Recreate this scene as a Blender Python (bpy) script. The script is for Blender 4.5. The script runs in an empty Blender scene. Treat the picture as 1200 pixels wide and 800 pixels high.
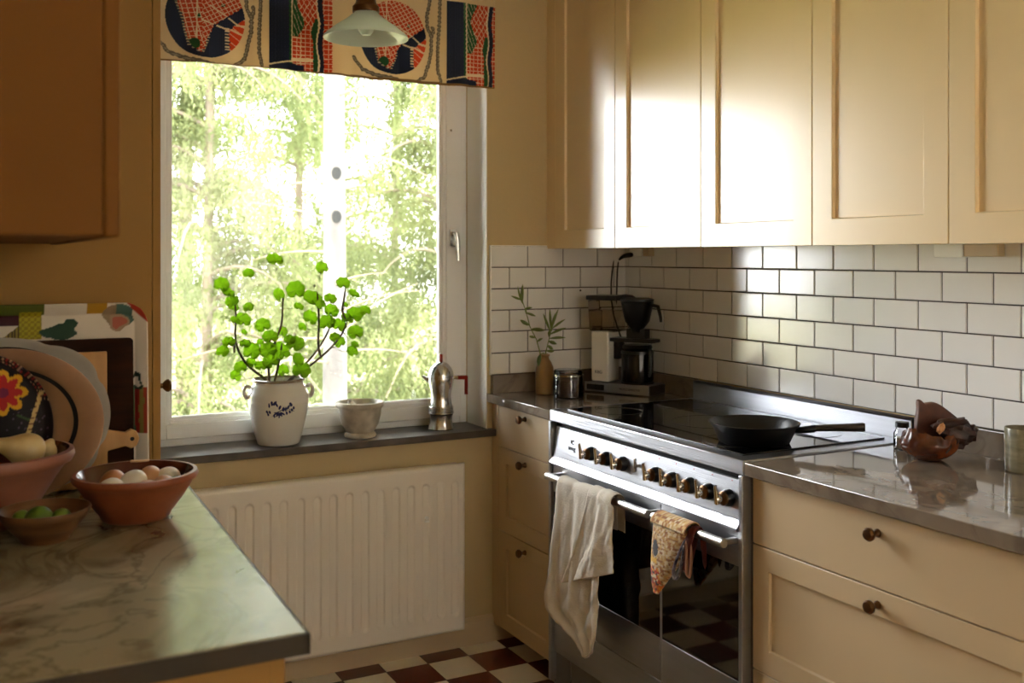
import bpy, bmesh, math, random
from mathutils import Vector, Matrix, noise
random.seed(7)
PI = math.pi
sc = bpy.context.scene
COL = sc.collection
ORG = {}

# ------------------------------------------------------------------ materials
def lin(c):
    return tuple((x / 12.92 if x <= .04045 else ((x + .055) / 1.055) ** 2.4) for x in [v / 255 for v in c]) + (1,)

def mat(name, rgb, rough=.5, metal=0., ior=1.5, coat=0., coat_rough=.1, coat_ior=1.5, noise_amt=0., noise_scale=20., bump=0., bump_scale=60.,
        stretch=(1, 1, 1), rgb2=None, trans=0., attr=None, sheen=0., sub=0., rough_var=0.):
    m = bpy.data.materials.new(name); m.use_nodes = True
    nt = m.node_tree; N = nt.nodes; L = nt.links
    b = N['Principled BSDF']
    c = lin(rgb)
    b.inputs['Base Color'].default_value = c
    b.inputs['Roughness'].default_value = rough
    b.inputs['Metallic'].default_value = metal
    b.inputs['IOR'].default_value = ior
    b.inputs['Coat Weight'].default_value = coat
    b.inputs['Coat Roughness'].default_value = coat_rough; b.inputs['Coat IOR'].default_value = coat_ior
    b.inputs['Transmission Weight'].default_value = trans
    b.inputs['Sheen Weight'].default_value = sheen
    tc = N.new('ShaderNodeTexCoord'); mp = N.new('ShaderNodeMapping')
    mp.inputs['Scale'].default_value = stretch
    L.new(tc.outputs['Object'], mp.inputs['Vector'])
    def nz(scale, det=4):
        n = N.new('ShaderNodeTexNoise'); n.inputs['Scale'].default_value = scale; n.inputs['Detail'].default_value = det
        L.new(mp.outputs['Vector'], n.inputs['Vector']); return n
    if attr:
        a = N.new('ShaderNodeVertexColor'); a.layer_name = attr
        L.new(a.outputs['Color'], b.inputs['Base Color'])
    elif noise_amt or rgb2:
        n = nz(noise_scale)
        r = N.new('ShaderNodeValToRGB')
        c2 = lin(rgb2) if rgb2 else tuple(min(1, x * (1 - noise_amt)) for x in c[:3]) + (1,)
        r.color_ramp.elements[0].position = .35; r.color_ramp.elements[1].position = .65
        r.color_ramp.elements[0].color = c2; r.color_ramp.elements[1].color = c
        L.new(n.outputs['Fac'], r.inputs['Fac']); L.new(r.outputs['Color'], b.inputs['Base Color'])
    if rough_var:
        n = nz(noise_scale * .7)
        mr = N.new('ShaderNodeMapRange'); mr.inputs['To Min'].default_value = max(0, rough - rough_var); mr.inputs['To Max'].default_value = rough + rough_var
        mr.inputs['From Min'].default_value = .3; mr.inputs['From Max'].default_value = .7
        L.new(n.outputs['Fac'], mr.inputs['Value']); L.new(mr.outputs['Result'], b.inputs['Roughness'])
    if bump:
        n = nz(bump_scale, 3); bp = N.new('ShaderNodeBump'); bp.inputs['Strength'].default_value = bump; bp.inputs['Distance'].default_value = .002
        L.new(n.outputs['Fac'], bp.inputs['Height']); L.new(bp.outputs['Normal'], b.inputs['Normal'])
    return m

def stone(name, base, vein, dark, rough=.1, scale=3., ior=1.6, w=.5):
    m = bpy.data.materials.new(name); m.use_nodes = True
    nt = m.node_tree; N = nt.nodes; L = nt.links; b = N['Principled BSDF']
    b.inputs['Roughness'].default_value = rough; b.inputs['IOR'].default_value = ior
    tc = N.new('ShaderNodeTexCoord')
    n1 = N.new('ShaderNodeTexNoise'); n1.inputs['Scale'].default_value = scale; n1.inputs['Detail'].default_value = 8; n1.inputs['Distortion'].default_value = 1.4
    L.new(tc.outputs['Object'], n1.inputs['Vector'])
    r = N.new('ShaderNodeValToRGB'); e = r.color_ramp.elements
    e[0].position = .3; e[0].color = lin(dark); e[1].position = .72; e[1].color = lin(vein)
    k = e.new(.47); k.color = lin(base); k = e.new(.56); k.color = lin(base)
    L.new(n1.outputs['Fac'], r.inputs['Fac'])
    n2 = N.new('ShaderNodeTexNoise'); n2.inputs['Scale'].default_value = scale * .8; n2.inputs['Detail'].default_value = 5; n2.inputs['Distortion'].default_value = 2.5
    L.new(tc.outputs['Object'], n2.inputs['Vector'])
    s = N.new('ShaderNodeMath'); s.operation = 'SUBTRACT'; s.inputs[1].default_value = .5; L.new(n2.outputs['Fac'], s.inputs[0])
    ab = N.new('ShaderNodeMath'); ab.operation = 'ABSOLUTE'; L.new(s.outputs[0], ab.inputs[0])
    mr = N.new('ShaderNodeMapRange'); mr.inputs['From Min'].default_value = 0; mr.inputs['From Max'].default_value = .035
    mr.inputs['To Min'].default_value = w; mr.inputs['To Max'].default_value = 0; L.new(ab.outputs[0], mr.inputs['Value'])
    mx = N.new('ShaderNodeMix'); mx.data_type = 'RGBA'; mx.inputs[7].default_value = lin(dark)
    L.new(mr.outputs['Result'], mx.inputs[0]); L.new(r.outputs['Color'], mx.inputs[6]); L.new(mx.outputs[2], b.inputs['Base Color'])
    return m

def thin_glass(name, tint=(255, 255, 255), rough=.0, ior=1.45):
    m = bpy.data.materials.new(name); m.use_nodes = True
    nt = m.node_tree; N = nt.nodes; L = nt.links; N.remove(N['Principled BSDF'])
    out = N['Material Output']; t = N.new('ShaderNodeBsdfTransparent'); t.inputs[0].default_value = lin(tint)
    g = N.new('ShaderNodeBsdfGlossy'); g.inputs['Roughness'].default_value = rough
    f = N.new('ShaderNodeFresnel'); f.inputs['IOR'].default_value = ior
    mx = N.new('ShaderNodeMixShader'); L.new(f.outputs[0], mx.inputs[0]); L.new(t.outputs[0], mx.inputs[1]); L.new(g.outputs[0], mx.inputs[2])
    L.new(mx.outputs[0], out.inputs['Surface']); return m

def leaf_mat(name, rgb, trgb, w=.45, rough=.5, rgb2=None):
    m = bpy.data.materials.new(name); m.use_nodes = True
    nt = m.node_tree; N = nt.nodes; L = nt.links; N.remove(N['Principled BSDF']); out = N['Material Output']
    d = N.new('ShaderNodeBsdfDiffuse'); d.inputs[0].default_value = lin(rgb)
    t = N.new('ShaderNodeBsdfTranslucent'); t.inputs[0].default_value = lin(trgb)
    if rgb2:
        tc = N.new('ShaderNodeTexCoord'); n = N.new('ShaderNodeTexNoise'); n.inputs['Scale'].default_value = 1.3 if w < .4 else 25
        L.new(tc.outputs['Object'], n.inputs['Vector']); r = N.new('ShaderNodeValToRGB')
        r.color_ramp.elements[0].position = .38; r.color_ramp.elements[1].position = .62
        r.color_ramp.elements[0].color = lin(rgb); r.color_ramp.elements[1].color = lin(rgb2)
        L.new(n.outputs['Fac'], r.inputs['Fac']); L.new(r.outputs['Color'], d.inputs[0])
    mx = N.new('ShaderNodeMixShader'); mx.inputs[0].default_value = w
    L.new(d.outputs[0], mx.inputs[1]); L.new(t.outputs[0], mx.inputs[2]); L.new(mx.outputs[0], out.inputs['Surface']); return m

def opal_mat(name, rgb):
    m = bpy.data.materials.new(name); m.use_nodes = True
    nt = m.node_tree; N = nt.nodes; L = nt.links; b = N['Principled BSDF']; out = N['Material Output']
    b.inputs['Base Color'].default_value = lin(rgb); b.inputs['Roughness'].default_value = .12
    t = N.new('ShaderNodeBsdfTranslucent'); t.inputs[0].default_value = lin(rgb)
    mx = N.new('ShaderNodeMixShader'); mx.inputs[0].default_value = .5
    L.new(b.outputs[0], mx.inputs[1]); L.new(t.outputs[0], mx.inputs[2]); L.new(mx.outputs[0], out.inputs['Surface']); return m

def checker_mat():
    m = bpy.data.materials.new('checker_floor'); m.use_nodes = True
    nt = m.node_tree; N = nt.nodes; L = nt.links; b = N['Principled BSDF']
    tc = N.new('ShaderNodeTexCoord'); mp = N.new('ShaderNodeMapping'); mp.inputs['Location'].default_value = FLOOR_OFF
    L.new(tc.outputs['Object'], mp.inputs['Vector'])
    ch = N.new('ShaderNodeTexChecker'); ch.inputs['Scale'].default_value = 1 / FT
    ch.inputs['Color1'].default_value = lin((232, 226, 205)); ch.inputs['Color2'].default_value = lin((98, 32, 20))
    L.new(mp.outputs['Vector'], ch.inputs['Vector'])
    br = N.new('ShaderNodeTexBrick'); br.offset = 0; br.squash = 1
    br.inputs['Scale'].default_value = 1; br.inputs['Brick Width'].default_value = FT; br.inputs['Row Height'].default_value = FT
    br.inputs['Mortar Size'].default_value = .0016; br.inputs['Mortar Smooth'].default_value = 0
    br.inputs['Color1'].default_value = (0, 0, 0, 1); br.inputs['Color2'].default_value = (0, 0, 0, 1); br.inputs['Mortar'].default_value = (1, 1, 1, 1)
    L.new(mp.outputs['Vector'], br.inputs['Vector'])
    mx = N.new('ShaderNodeMix'); mx.data_type = 'RGBA'; mx.inputs[7].default_value = lin((70, 62, 52))
    L.new(br.outputs['Color'], mx.inputs[0]); L.new(ch.outputs['Color'], mx.inputs[6]); L.new(mx.outputs[2], b.inputs['Base Color'])
    b.inputs['Roughness'].default_value = .22
    return m

FT = .152
FLOOR_OFF = (.573, .095, .5 * FT)

M = {}
WORLD, SUN, EXPO = 17., 10., .42
M['wall'] = mat('wall_paint', (206, 184, 138), .6, bump=.15, bump_scale=90)
M['cream'] = mat('cream_gloss_paint', (238, 214, 168), .4, ior=1.5, coat=1, coat_rough=.26, bump=.04, bump_scale=40, coat_ior=1.62)
M['cream_l'] = mat('cream_satin_paint', (206, 184, 148), .42, bump=.05, bump_scale=40)
M['brown2'] = mat('brown_cabinet_paint', (118, 78, 36), .75, ior=1.25, bump=.05, bump_scale=40)  # darker, more orange brown than the tan units
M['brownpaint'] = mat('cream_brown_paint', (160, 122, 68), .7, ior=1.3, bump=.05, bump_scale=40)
M['white'] = mat('white_gloss_paint', (246, 248, 250), .35, bump=.04, bump_scale=30)
M['reveal'] = mat('white_matt_paint', (248, 248, 244), .6)
M['radiator'] = mat('radiator_enamel', (238, 232, 222), .28)
M['tile'] = mat('white_glazed_tile', (244, 243, 240), .15, ior=1.85, noise_amt=.04, noise_scale=4, bump=.03, bump_scale=10)
M['grout'] = mat('dark_grout', (52, 42, 38), .8)
M['stone_r'] = stone('polished_limestone', (132, 120, 106), (150, 138, 124), (98, 86, 74), .06, 5, 1.75, .35)
M['stone_l'] = stone('veined_marble', (150, 142, 118), (176, 168, 142), (92, 84, 62), .17, 4, 1.6, .6)
M['edge_shade'] = mat('shaded_stone_edge', (56, 47, 35), .6, rgb2=(42, 34, 24), noise_scale=12)  # unlit worktop edge, its shade put into the stone colour
M['sill'] = mat('dark_stone_sill', (82, 70, 60), .34, rgb2=(52, 44, 38), noise_scale=14, ior=1.6)
M['steel'] = mat('brushed_steel', (178, 180, 186), .32, metal=1, bump=.35, bump_scale=90, stretch=(1, .03, 8), noise_amt=.08, noise_scale=8)
M['steel_d'] = mat('dull_steel', (150, 148, 146), .38, metal=1, bump=.05, bump_scale=60, stretch=(1, .05, 8))
M['steel_h'] = mat('satin_steel', (200, 198, 194), .3, metal=1)
M['chrome'] = mat('chrome', (225, 222, 215), .1, metal=1)
M['alu'] = mat('polished_aluminium', (205, 205, 205), .2, metal=1)
M['blackglass'] = mat('black_glass', (6, 6, 7), .03, ior=1.65)
M['oven_glass'] = mat('oven_glass', (7, 7, 7), .04, ior=1.75)
M['black'] = mat('black_plastic', (16, 16, 17), .3)
M['dark'] = mat('dark_gap', (14, 12, 10), .8)
M['bronze'] = mat('aged_brass', (104, 74, 46), .3, metal=.9)
M['iron'] = mat('cast_iron', (20, 20, 21), .34, metal=.3, bump=.2, bump_scale=120)
M['wood_handle'] = mat('dark_wood_handle', (52, 40, 30), .5, rgb2=(38, 28, 20), noise_scale=8, stretch=(1, 6, 6))
M['linen'] = mat('linen', (226, 218, 204), .9, bump=.5, bump_scale=160, rgb2=(220, 212, 196), noise_scale=14, sheen=.2)
M['terracotta'] = mat('terracotta', (150, 82, 50), .45, rgb2=(128, 66, 40), noise_scale=16, bump=.15, bump_scale=40)
M['terra_in'] = mat('glazed_terracotta', (96, 48, 32), .2, rgb2=(80, 40, 26), noise_scale=10)
M['terra_pink'] = mat('pinkish_clay', (158, 104, 84), .4, rgb2=(140, 88, 70), noise_scale=9)
M['woodbowl'] = mat('turned_wood', (120, 84, 52), .4, rgb2=(88, 58, 34), noise_scale=9, stretch=(1, 1, 8))
M['lime'] = mat('lime_skin', (96, 128, 40), .35, bump=.2, bump_scale=200)
M['pear'] = mat('pear_skin', (222, 200, 148), .4, rgb2=(208, 178, 120), noise_scale=20)
M['egg_w'] = mat('white_eggshell', (232, 224, 208), .45)
M['egg_b'] = mat('brown_eggshell', (190, 128, 84), .45)
M['egg_t'] = mat('tan_eggshell', (206, 156, 114), .45)
M['board_d'] = mat('walnut_board', (52, 30, 18), .8, ior=1.2, rgb2=(38, 22, 14), noise_scale=6, stretch=(1, 1, 8))
M['board_l'] = mat('light_wood', (196, 150, 88), .5, rgb2=(176, 130, 72), noise_scale=6, stretch=(8, 1, 1))
M['ceramic_g'] = mat('grey_glaze', (176, 170, 158), .2)
M['pewter'] = mat('aged_copper', (158, 124, 96), .3, metal=.75, rgb2=(130, 100, 78), noise_scale=5)
M['mortar'] = mat('marble_mortar', (214, 206, 190), .45, rgb2=(176, 168, 152), noise_scale=22, bump=.3, bump_scale=70)
M['red'] = mat('red_plastic', (138, 26, 22), .25)
M['glassy'] = thin_glass('clear_glass')
M['pane'] = thin_glass('window_glass')
M['smoke'] = thin_glass('smoked_plastic', (240, 234, 226), .05)
M['carafe'] = thin_glass('carafe_glass', (170, 164, 158))
M['vase'] = mat('ochre_stoneware', (168, 132, 82), .3, rgb2=(156, 120, 72), noise_scale=10)
M['ground'] = mat('coffee_grounds', (66, 46, 38), .9, bump=.6, bump_scale=200)
M['mug'] = mat('grey_green_glaze', (146, 140, 116), .25, rgb2=(118, 112, 90), noise_scale=12, stretch=(1, 1, 4))
M['root'] = mat('burl_wood', (122, 62, 28), .22, rgb2=(66, 30, 16), noise_scale=14, ior=1.6)
M['root_l'] = mat('broken_wood', (196, 140, 92), .6)
M['root_in'] = mat('burl_hollow', (96, 48, 24), .45, rgb2=(66, 32, 18), noise_scale=30)
M['leaf'] = leaf_mat('geranium_leaf', (124, 156, 54), (178, 212, 78), .55, rgb2=(96, 138, 42))
M['petiole'] = mat('green_stem', (120, 140, 60), .6)
M['stem'] = mat('brown_stem', (92, 78, 58), .7)
M['soil'] = mat('soil', (48, 36, 28), .95, bump=.6, bump_scale=120)
M['sage'] = leaf_mat('sage_leaf', (126, 140, 92), (140, 160, 84), .3)
M['opal'] = opal_mat('opal_glass', (226, 232, 230))
M['ceiling'] = mat('ceiling_paint', (236, 232, 224), .7)
M['bark'] = mat('pale_bark', (84, 81, 78), .9, rgb2=(44, 42, 42), noise_scale=5, stretch=(1, 1, .35), bump=.5, bump_scale=20)
M['bark_d'] = mat('dark_bark', (96, 86, 72), .9)
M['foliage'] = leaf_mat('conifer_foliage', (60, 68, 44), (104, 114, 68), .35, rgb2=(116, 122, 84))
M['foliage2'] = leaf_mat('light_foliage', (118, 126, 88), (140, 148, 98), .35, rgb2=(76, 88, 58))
M['lawn'] = mat('dry_lawn', (190, 186, 150), .9, rgb2=(150, 150, 100), noise_scale=2)
M['disc'] = mat('grey_disc', (14, 17, 17), 1.)
M['cord'] = mat('black_cord', (12, 12, 12), .5)
M['colour'] = mat('painted_colours', (255, 255, 255), .6, attr='Col', ior=1.35)
M['cloth'] = mat('printed_cotton', (255, 255, 255), .9, attr='Col', bump=.2, bump_scale=300)
_nt = M['cloth'].node_tree; _b = _nt.nodes['Principled BSDF']; _t = _nt.nodes.new('ShaderNodeBsdfTranslucent'); _m = _nt.nodes.new('ShaderNodeMixShader'); _m.inputs[0].default_value = .25
_nt.links.new([n for n in _nt.nodes if n.bl_idname == 'ShaderNodeVertexColor'][0].outputs['Color'], _t.inputs[0])
_nt.links.new(_b.outputs[0], _m.inputs[1]); _nt.links.new(_t.outputs[0], _m.inputs[2]); _nt.links.new(_m.outputs[0], _nt.nodes['Material Output'].inputs['Surface'])
M['glaze'] = mat('salt_glaze', (255, 255, 255), .18, attr='Col', ior=1.55)
M['wool'] = mat('crochet_wool', (255, 255, 255), .95, attr='Col', sheen=.3)
M['wool_d'] = mat('wine_red_wool', (84, 30, 24), .95, bump=.6, bump_scale=200)
M['led'] = mat('red_marker', (170, 20, 16), .4)
M['text'] = mat('black_print', (18, 18, 18), .4)

# ------------------------------------------------------------------ builders
def setp(o, label=None, cat=None, group=None, kind=None):
    if label: o['label'] = label
    if cat: o['category'] = cat
    if group: o['group'] = group
    if kind: o['kind'] = kind
    return o

def thing(name, label, cat, loc, rot=0, group=None, local=False):
    o = bpy.data.objects.new(name, None); o.empty_display_size = .03; COL.objects.link(o)
    o.location = loc; o.rotation_euler = (0, 0, rot)
    ORG[o] = Vector((0, 0, 0)) if local else Vector(loc)
    return setp(o, label, cat, group)

class MB:
    def __init__(s): s.bm = bmesh.new(); s.cols = None
    def face(s, vs):
        try: return s.bm.faces.new(vs)
        except ValueError: return None
    def box(s, x0, y0, z0, x1, y1, z1):
        xs, ys, zs = sorted((x0, x1)), sorted((y0, y1)), sorted((z0, z1))
        v = [s.bm.verts.new((x, y, z)) for x in xs for y in ys for z in zs]
        for f in ((0, 1, 3, 2), (4, 6, 7, 5), (0, 4, 5, 1), (2, 3, 7, 6), (0, 2, 6, 4), (1, 5, 7, 3)): s.bm.faces.new([v[i] for i in f])
        return s
    def obox(s, c, ax, ay, az, hx, hy, hz):
        c = Vector(c); ax, ay, az = Vector(ax).normalized(), Vector(ay).normalized(), Vector(az).normalized()
        v = [s.bm.verts.new(c + ax * (i * hx) + ay * (j * hy) + az * (k * hz)) for i in (-1, 1) for j in (-1, 1) for k in (-1, 1)]
        for f in ((0, 1, 3, 2), (4, 6, 7, 5), (0, 4, 5, 1), (2, 3, 7, 6), (0, 2, 6, 4), (1, 5, 7, 3)): s.bm.faces.new([v[i] for i in f])
        return s
    def tube(s, pts, r, n=10, cap=True, flat=1.):
        pts = [Vector(p) for p in pts]; rs = r if isinstance(r, (list, tuple)) else [r] * len(pts)
        prev = None; rings = []
        for i, p in enumerate(pts):
            t = (pts[min(i + 1, len(pts) - 1)] - pts[max(i - 1, 0)]).normalized()
            if prev is None:
                a = Vector((0, 0, 1)) if abs(t.z) < .9 else Vector((1, 0, 0))
                u = t.cross(a).normalized()
            else:
                u = (prev - t * prev.dot(t)).normalized()
            prev = u; w = t.cross(u)
            rings.append([s.bm.verts.new(p + (u * math.cos(2 * PI * k / n) + w * math.sin(2 * PI * k / n) * flat) * rs[i]) for k in range(n)])
        for a, b in zip(rings, rings[1:]):
            for k in range(n): s.face([a[k], a[(k + 1) % n], b[(k + 1) % n], b[k]])
        if cap: s.face(rings[0][::-1]); s.face(rings[-1])
        return s
    def lathe(s, prof, c=(0, 0, 0), n=48, axis='z', sx=1., sy=1., fn=None):
        c = Vector(c); rings = []
        for r, z in prof:
            if r < 1e-6: 
                p = Vector((0, 0, z)); rings.append([s.bm.verts.new(c + s._ax(p, axis))])
            else:
                ring = []
                for k in range(n):
                    a = 2 * PI * k / n; rr = r * (fn(a, z) if fn else 1)
                    ring.append(s.bm.verts.new(c + s._ax(Vector((rr * math.cos(a) * sx, rr * math.sin(a) * sy, z)), axis)))
                rings.append(ring)
        for a, b in zip(rings, rings[1:]):
            if len(a) == 1 and len(b) == 1: continue
            for k in range(n):
                if len(a) == 1: s.face([a[0], b[(k + 1) % n], b[k]])
                elif len(b) == 1: s.face([a[k], a[(k + 1) % n], b[0]])
                else: s.face([a[k], a[(k + 1) % n], b[(k + 1) % n], b[k]])
        return s
    def _ax(s, p, axis):
        if axis == 'z': return p
        if axis == '-x': return Vector((-p.z, p.y, p.x))
        if axis == 'x': return Vector((p.z, p.x, p.y))
        if axis == '-y': return Vector((p.x, -p.z, p.y))
    def grid(s, f, nu, nv, cu=False, col=None):
        V = [[s.bm.verts.new(f(i / nu, j / nv)) for j in range(nv + 1)] for i in range(nu + (0 if cu else 1))]
        L = len(V)
        for i in range(nu):
            for j in range(nv): s.face([V[i][j], V[(i + 1) % L][j], V[(i + 1) % L][j + 1], V[i][j + 1]])
        return s
    def prism(s, poly, f, d0, d1):
        """poly list of 2-D points, f(u,v,w) -> xyz"""
        a = [s.bm.verts.new(f(u, v, d0)) for u, v in poly]; b = [s.bm.verts.new(f(u, v, d1)) for u, v in poly]
        s.face(a[::-1]); s.face(b); n = len(poly)
        for k in range(n): s.face([a[k], a[(k + 1) % n], b[(k + 1) % n], b[k]])
        return s
    def build(s, name, m, parent=None, origin=None, bevel=0, seg=2, smooth=True, solid=0, subd=0, col=None, auto=35, base=None):
        bm = s.bm
        bmesh.ops.recalc_face_normals(bm, faces=bm.faces)
        if parent is not None:
            root = parent
            while root.parent: root = root.parent
            org = ORG.get(root, Vector((0, 0, 0)))
        else:
            if origin is None:
                co = [v.co for v in bm.verts]
                mn = [min(c[i] for c in co) for i in range(3)]; mx = [max(c[i] for c in co) for i in range(3)]
                origin = ((mn[0] + mx[0]) / 2, (mn[1] + mx[1]) / 2, mn[2])
            org = Vector(origin)
        cols = None
        if col: cols = [col(v.co.copy()) for v in bm.verts]
        for v in bm.verts: v.co -= org
        me = bpy.data.meshes.new(name); bm.to_mesh(me); bm.free()
        if cols:
            at = me.color_attributes.new('Col', 'FLOAT_COLOR', 'POINT')
            flat = []
            for c in cols: flat += list(lin(c)) if len(c) == 3 else list(c)
            at.data.foreach_set('color', flat)
        me.materials.append(m)
        o = bpy.data.objects.new(name, me); COL.objects.link(o)
        if parent is not None: o.parent = parent
        else: o.location = org; ORG[o] = org
        if smooth:
            me.polygons.foreach_set('use_smooth', [True] * len(me.polygons))
            try: me.set_sharp_from_angle(angle=math.radians(auto))
            except Exception: pass
        if solid:
            q = o.modifiers.new('solid', 'SOLIDIFY'); q.thickness = solid; q.offset = 0
        if bevel:
            q = o.modifiers.new('bevel', 'BEVEL'); q.width = bevel; q.segments = seg; q.limit_method = 'ANGLE'; q.angle_limit = math.radians(40)
            q.harden_normals = False
        if subd:
            q = o.modifiers.new('sub', 'SUBSURF'); q.levels = subd; q.render_levels = subd
        return o

def B(*a): return MB().box(*a)
def struct(o): o['kind'] = 'structure'; return o

def text_mesh(txt, size, name, m, parent, fn, depth=.0006):
    cu = bpy.data.curves.new(name, 'FONT'); cu.body = txt; cu.size = size; cu.extrude = depth; cu.align_x = 'CENTER'; cu.align_y = 'CENTER'
    tmp = bpy.data.objects.new(name + '_tmp', cu); COL.objects.link(tmp)
    dg = bpy.context.evaluated_depsgraph_get(); me = bpy.data.meshes.new_from_object(tmp.evaluated_get(dg))
    bpy.data.objects.remove(tmp); bpy.data.curves.remove(cu)
    root = parent
    while root.parent: root = root.parent
    org = ORG.get(root, Vector((0, 0, 0)))
    for v in me.vertices: v.co = Vector(fn(v.co.x, v.co.y, v.co.z)) - org
    me.materials.clear(); me.materials.append(m)
    o = bpy.data.objects.new(name, me); COL.objects.link(o); o.parent = parent
    return o

# ------------------------------------------------------------------ camera
S = .078
CAM = Vector((-28.843 * S, -42.40 * S, 17.88 * S)); YAW = .486; F = 1193.4
cd = bpy.data.cameras.new('camera'); cam = bpy.data.objects.new('camera', cd); COL.objects.link(cam)
cam.location = CAM; cam.rotation_euler = (PI / 2, 0, -YAW)
cd.sensor_width = 36; cd.lens = 36 * F / 1200; cd.shift_y = -(400 - 299.3) / 1200; cd.clip_start = .05
sc.camera = cam
cd.dof.use_dof = True; cd.dof.focus_distance = 2.75; cd.dof.aperture_fstop = 4

# ------------------------------------------------------------------ room shell
XL, YB, ZC = -2.5, -4.4, 2.55
WX0, WX1, WZ0, WZ1 = -1.79, -.605, .744, 2.25       # window opening
WT = .34
struct(B(XL - .2, YB - .2, -.12, .2, WT, 0).build('floor', checker_mat(), origin=(0, 0, 0), smooth=False))
struct(B(XL - .2, YB - .2, ZC, .2, WT, ZC + .2).build('ceiling', M['ceiling'], smooth=False))
wb = MB(); wb.box(XL - .2, 0, 0, WX0, WT, ZC); wb.box(WX1, 0, 0, .2, WT, ZC)
wb.box(WX0, 0, 0, WX1, WT, WZ0); wb.box(WX0, 0, WZ1, WX1, WT, ZC)
wall_back = struct(wb.build('wall_back', M['wall'], smooth=False))
wr = struct(B(0, YB - .2, 0, .2, 0, ZC).build('wall_right', M['wall'], smooth=False))
struct(B(XL - .2, YB - .2, 0, XL, 0, ZC).build('wall_left', M['wall'], smooth=False))
RW = (-1.65, -.10, .85, 2.25)  # opening for the added rear fill window
wf = MB(); wf.box(XL, YB - .2, 0, RW[0], YB, ZC); wf.box(RW[1], YB - .2, 0, 0, YB, ZC)
wf.box(RW[0], YB - .2, 0, RW[1], YB, RW[2]); wf.box(RW[0], YB - .2, RW[3], RW[1], YB, ZC)
struct(wf.build('wall_front', M['wall'], smooth=False))
# painted linings of the window recess
rv = MB(); rv.box(WX1 - .004, 0.0, WZ0, WX1, .16, WZ1); rv.box(WX0, 0.0, WZ0, WX0 + .004, .16, WZ1); rv.box(WX0, 0, WZ1 - .004, WX1, .16, WZ1)
rv.build('window_reveal', M['reveal'], wall_back, smooth=False)
# baseboards
bb = MB(); bb.prism([(0, 0), (-.016, 0), (-.016, .082), (-.008, .095), (0, .095)], lambda u, v, w: Vector((w, u, v)), XL + .6, -.47)
struct(bb.build('baseboard_back', M['cream_l'], smooth=False))

# tiling
def tiles(rects, f, name, parent, m, g0, g1):
    mb = MB()
    for (u0, u1, z0, z1) in rects:
        if u1 - u0 < .012: continue
        tx, tz = random.uniform(-.00025, .00025), random.uniform(-.00025, .00025)
        g = .0018; b = .0022; d = .0075
        def q(u, z, w): return f(u, z, w)
        o = [(u0 + g, z0 + g), (u1 - g, z0 + g), (u1 - g, z1 - g), (u0 + g, z1 - g)]
        i = [(u0 + g + b, z0 + g + b), (u1 - g - b, z0 + g + b), (u1 - g - b, z1 - g - b), (u0 + g + b, z1 - g - b)]
        sg = [(-1, -1), (1, -1), (1, 1), (-1, 1)]
        a_ = [mb.bm.verts.new(q(*p, .003)) for p in o]
        c_ = [mb.bm.verts.new(q(*p, d - .0012)) for p in o]
        e_ = [mb.bm.verts.new(q(p[0], p[1], d + s[0] * tx + s[1] * tz)) for p, s in zip(i, sg)]
        for k in range(4):
            mb.face([a_[k], a_[(k + 1) % 4], c_[(k + 1) % 4], c_[k]]); mb.face([c_[k], c_[(k + 1) % 4], e_[(k + 1) % 4], e_[k]])
        mb.face(e_)
    return mb.build(name, m, parent, smooth=False)
ZT = CAM.z + .447 * S; PW = 1.953 * S
TL = -.592
rects = []
for r in range(6):
    z1 = ZT - r * S; z0 = z1 - S; off = -.0598 + (0 if r % 2 else .5 * PW)
    e = [0]; k = 0
    while off - k * PW > TL:
        if off - k * PW < -.004: e.append(off - k * PW)
        k += 1
    e.append(TL); e = sorted(e)
    rects += [(a, b_, z0, z1) for a, b_ in zip(e, e[1:])]
tiles(rects, lambda u, z, w: Vector((u, -w, z)), 'tiling', wall_back, M['tile'], 0, 0)
MB().box(TL, -.0045, ZT - 6 * S, 0, 0, ZT).build('grout', M['grout'], wall_back, smooth=False)
MB().box(TL - .005, -.010, ZT - 6 * S, TL, 0, ZT + .002).box(TL - .003, -.009, ZT - .001, -.36, 0, ZT + .0025).build('edge_trim', M['reveal'], wall_back, smooth=False)
rects = []; YE = -3.05
for r in range(6):
    z1 = ZT - r * S; z0 = z1 - S; off = -.1025 + (0 if r % 2 else .5 * PW)
    e = [0]; k = 0
    while off - k * PW > YE:
        if off - k * PW < -.004: e.append(off - k * PW)
        k += 1
    e.append(YE); e = sorted(e)
    rects += [(a, b_, z0, z1) for a, b_ in zip(e, e[1:])]
tiles(rects, lambda u, z, w: Vector((-w, u, z)), 'tiling', wr, M['tile'], 0, 0)
MB().box(-.0045, YE, ZT - 6 * S, 0, -.0045, ZT).build('grout', M['grout'], wr, smooth=False)
for (y, z, r) in ((-.0, 0, 0),): pass
hl = MB()
for (x, z) in ((-.213, 1.262), (-.125, 1.193), (-.152, 1.19)):
    hl.lathe([(0, .0085), (.004, .0085), (.004, .006)], (x, 0, z), 10, '-y')
hl.build('drill_hole', M['dark'], wall_back, smooth=False)

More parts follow.
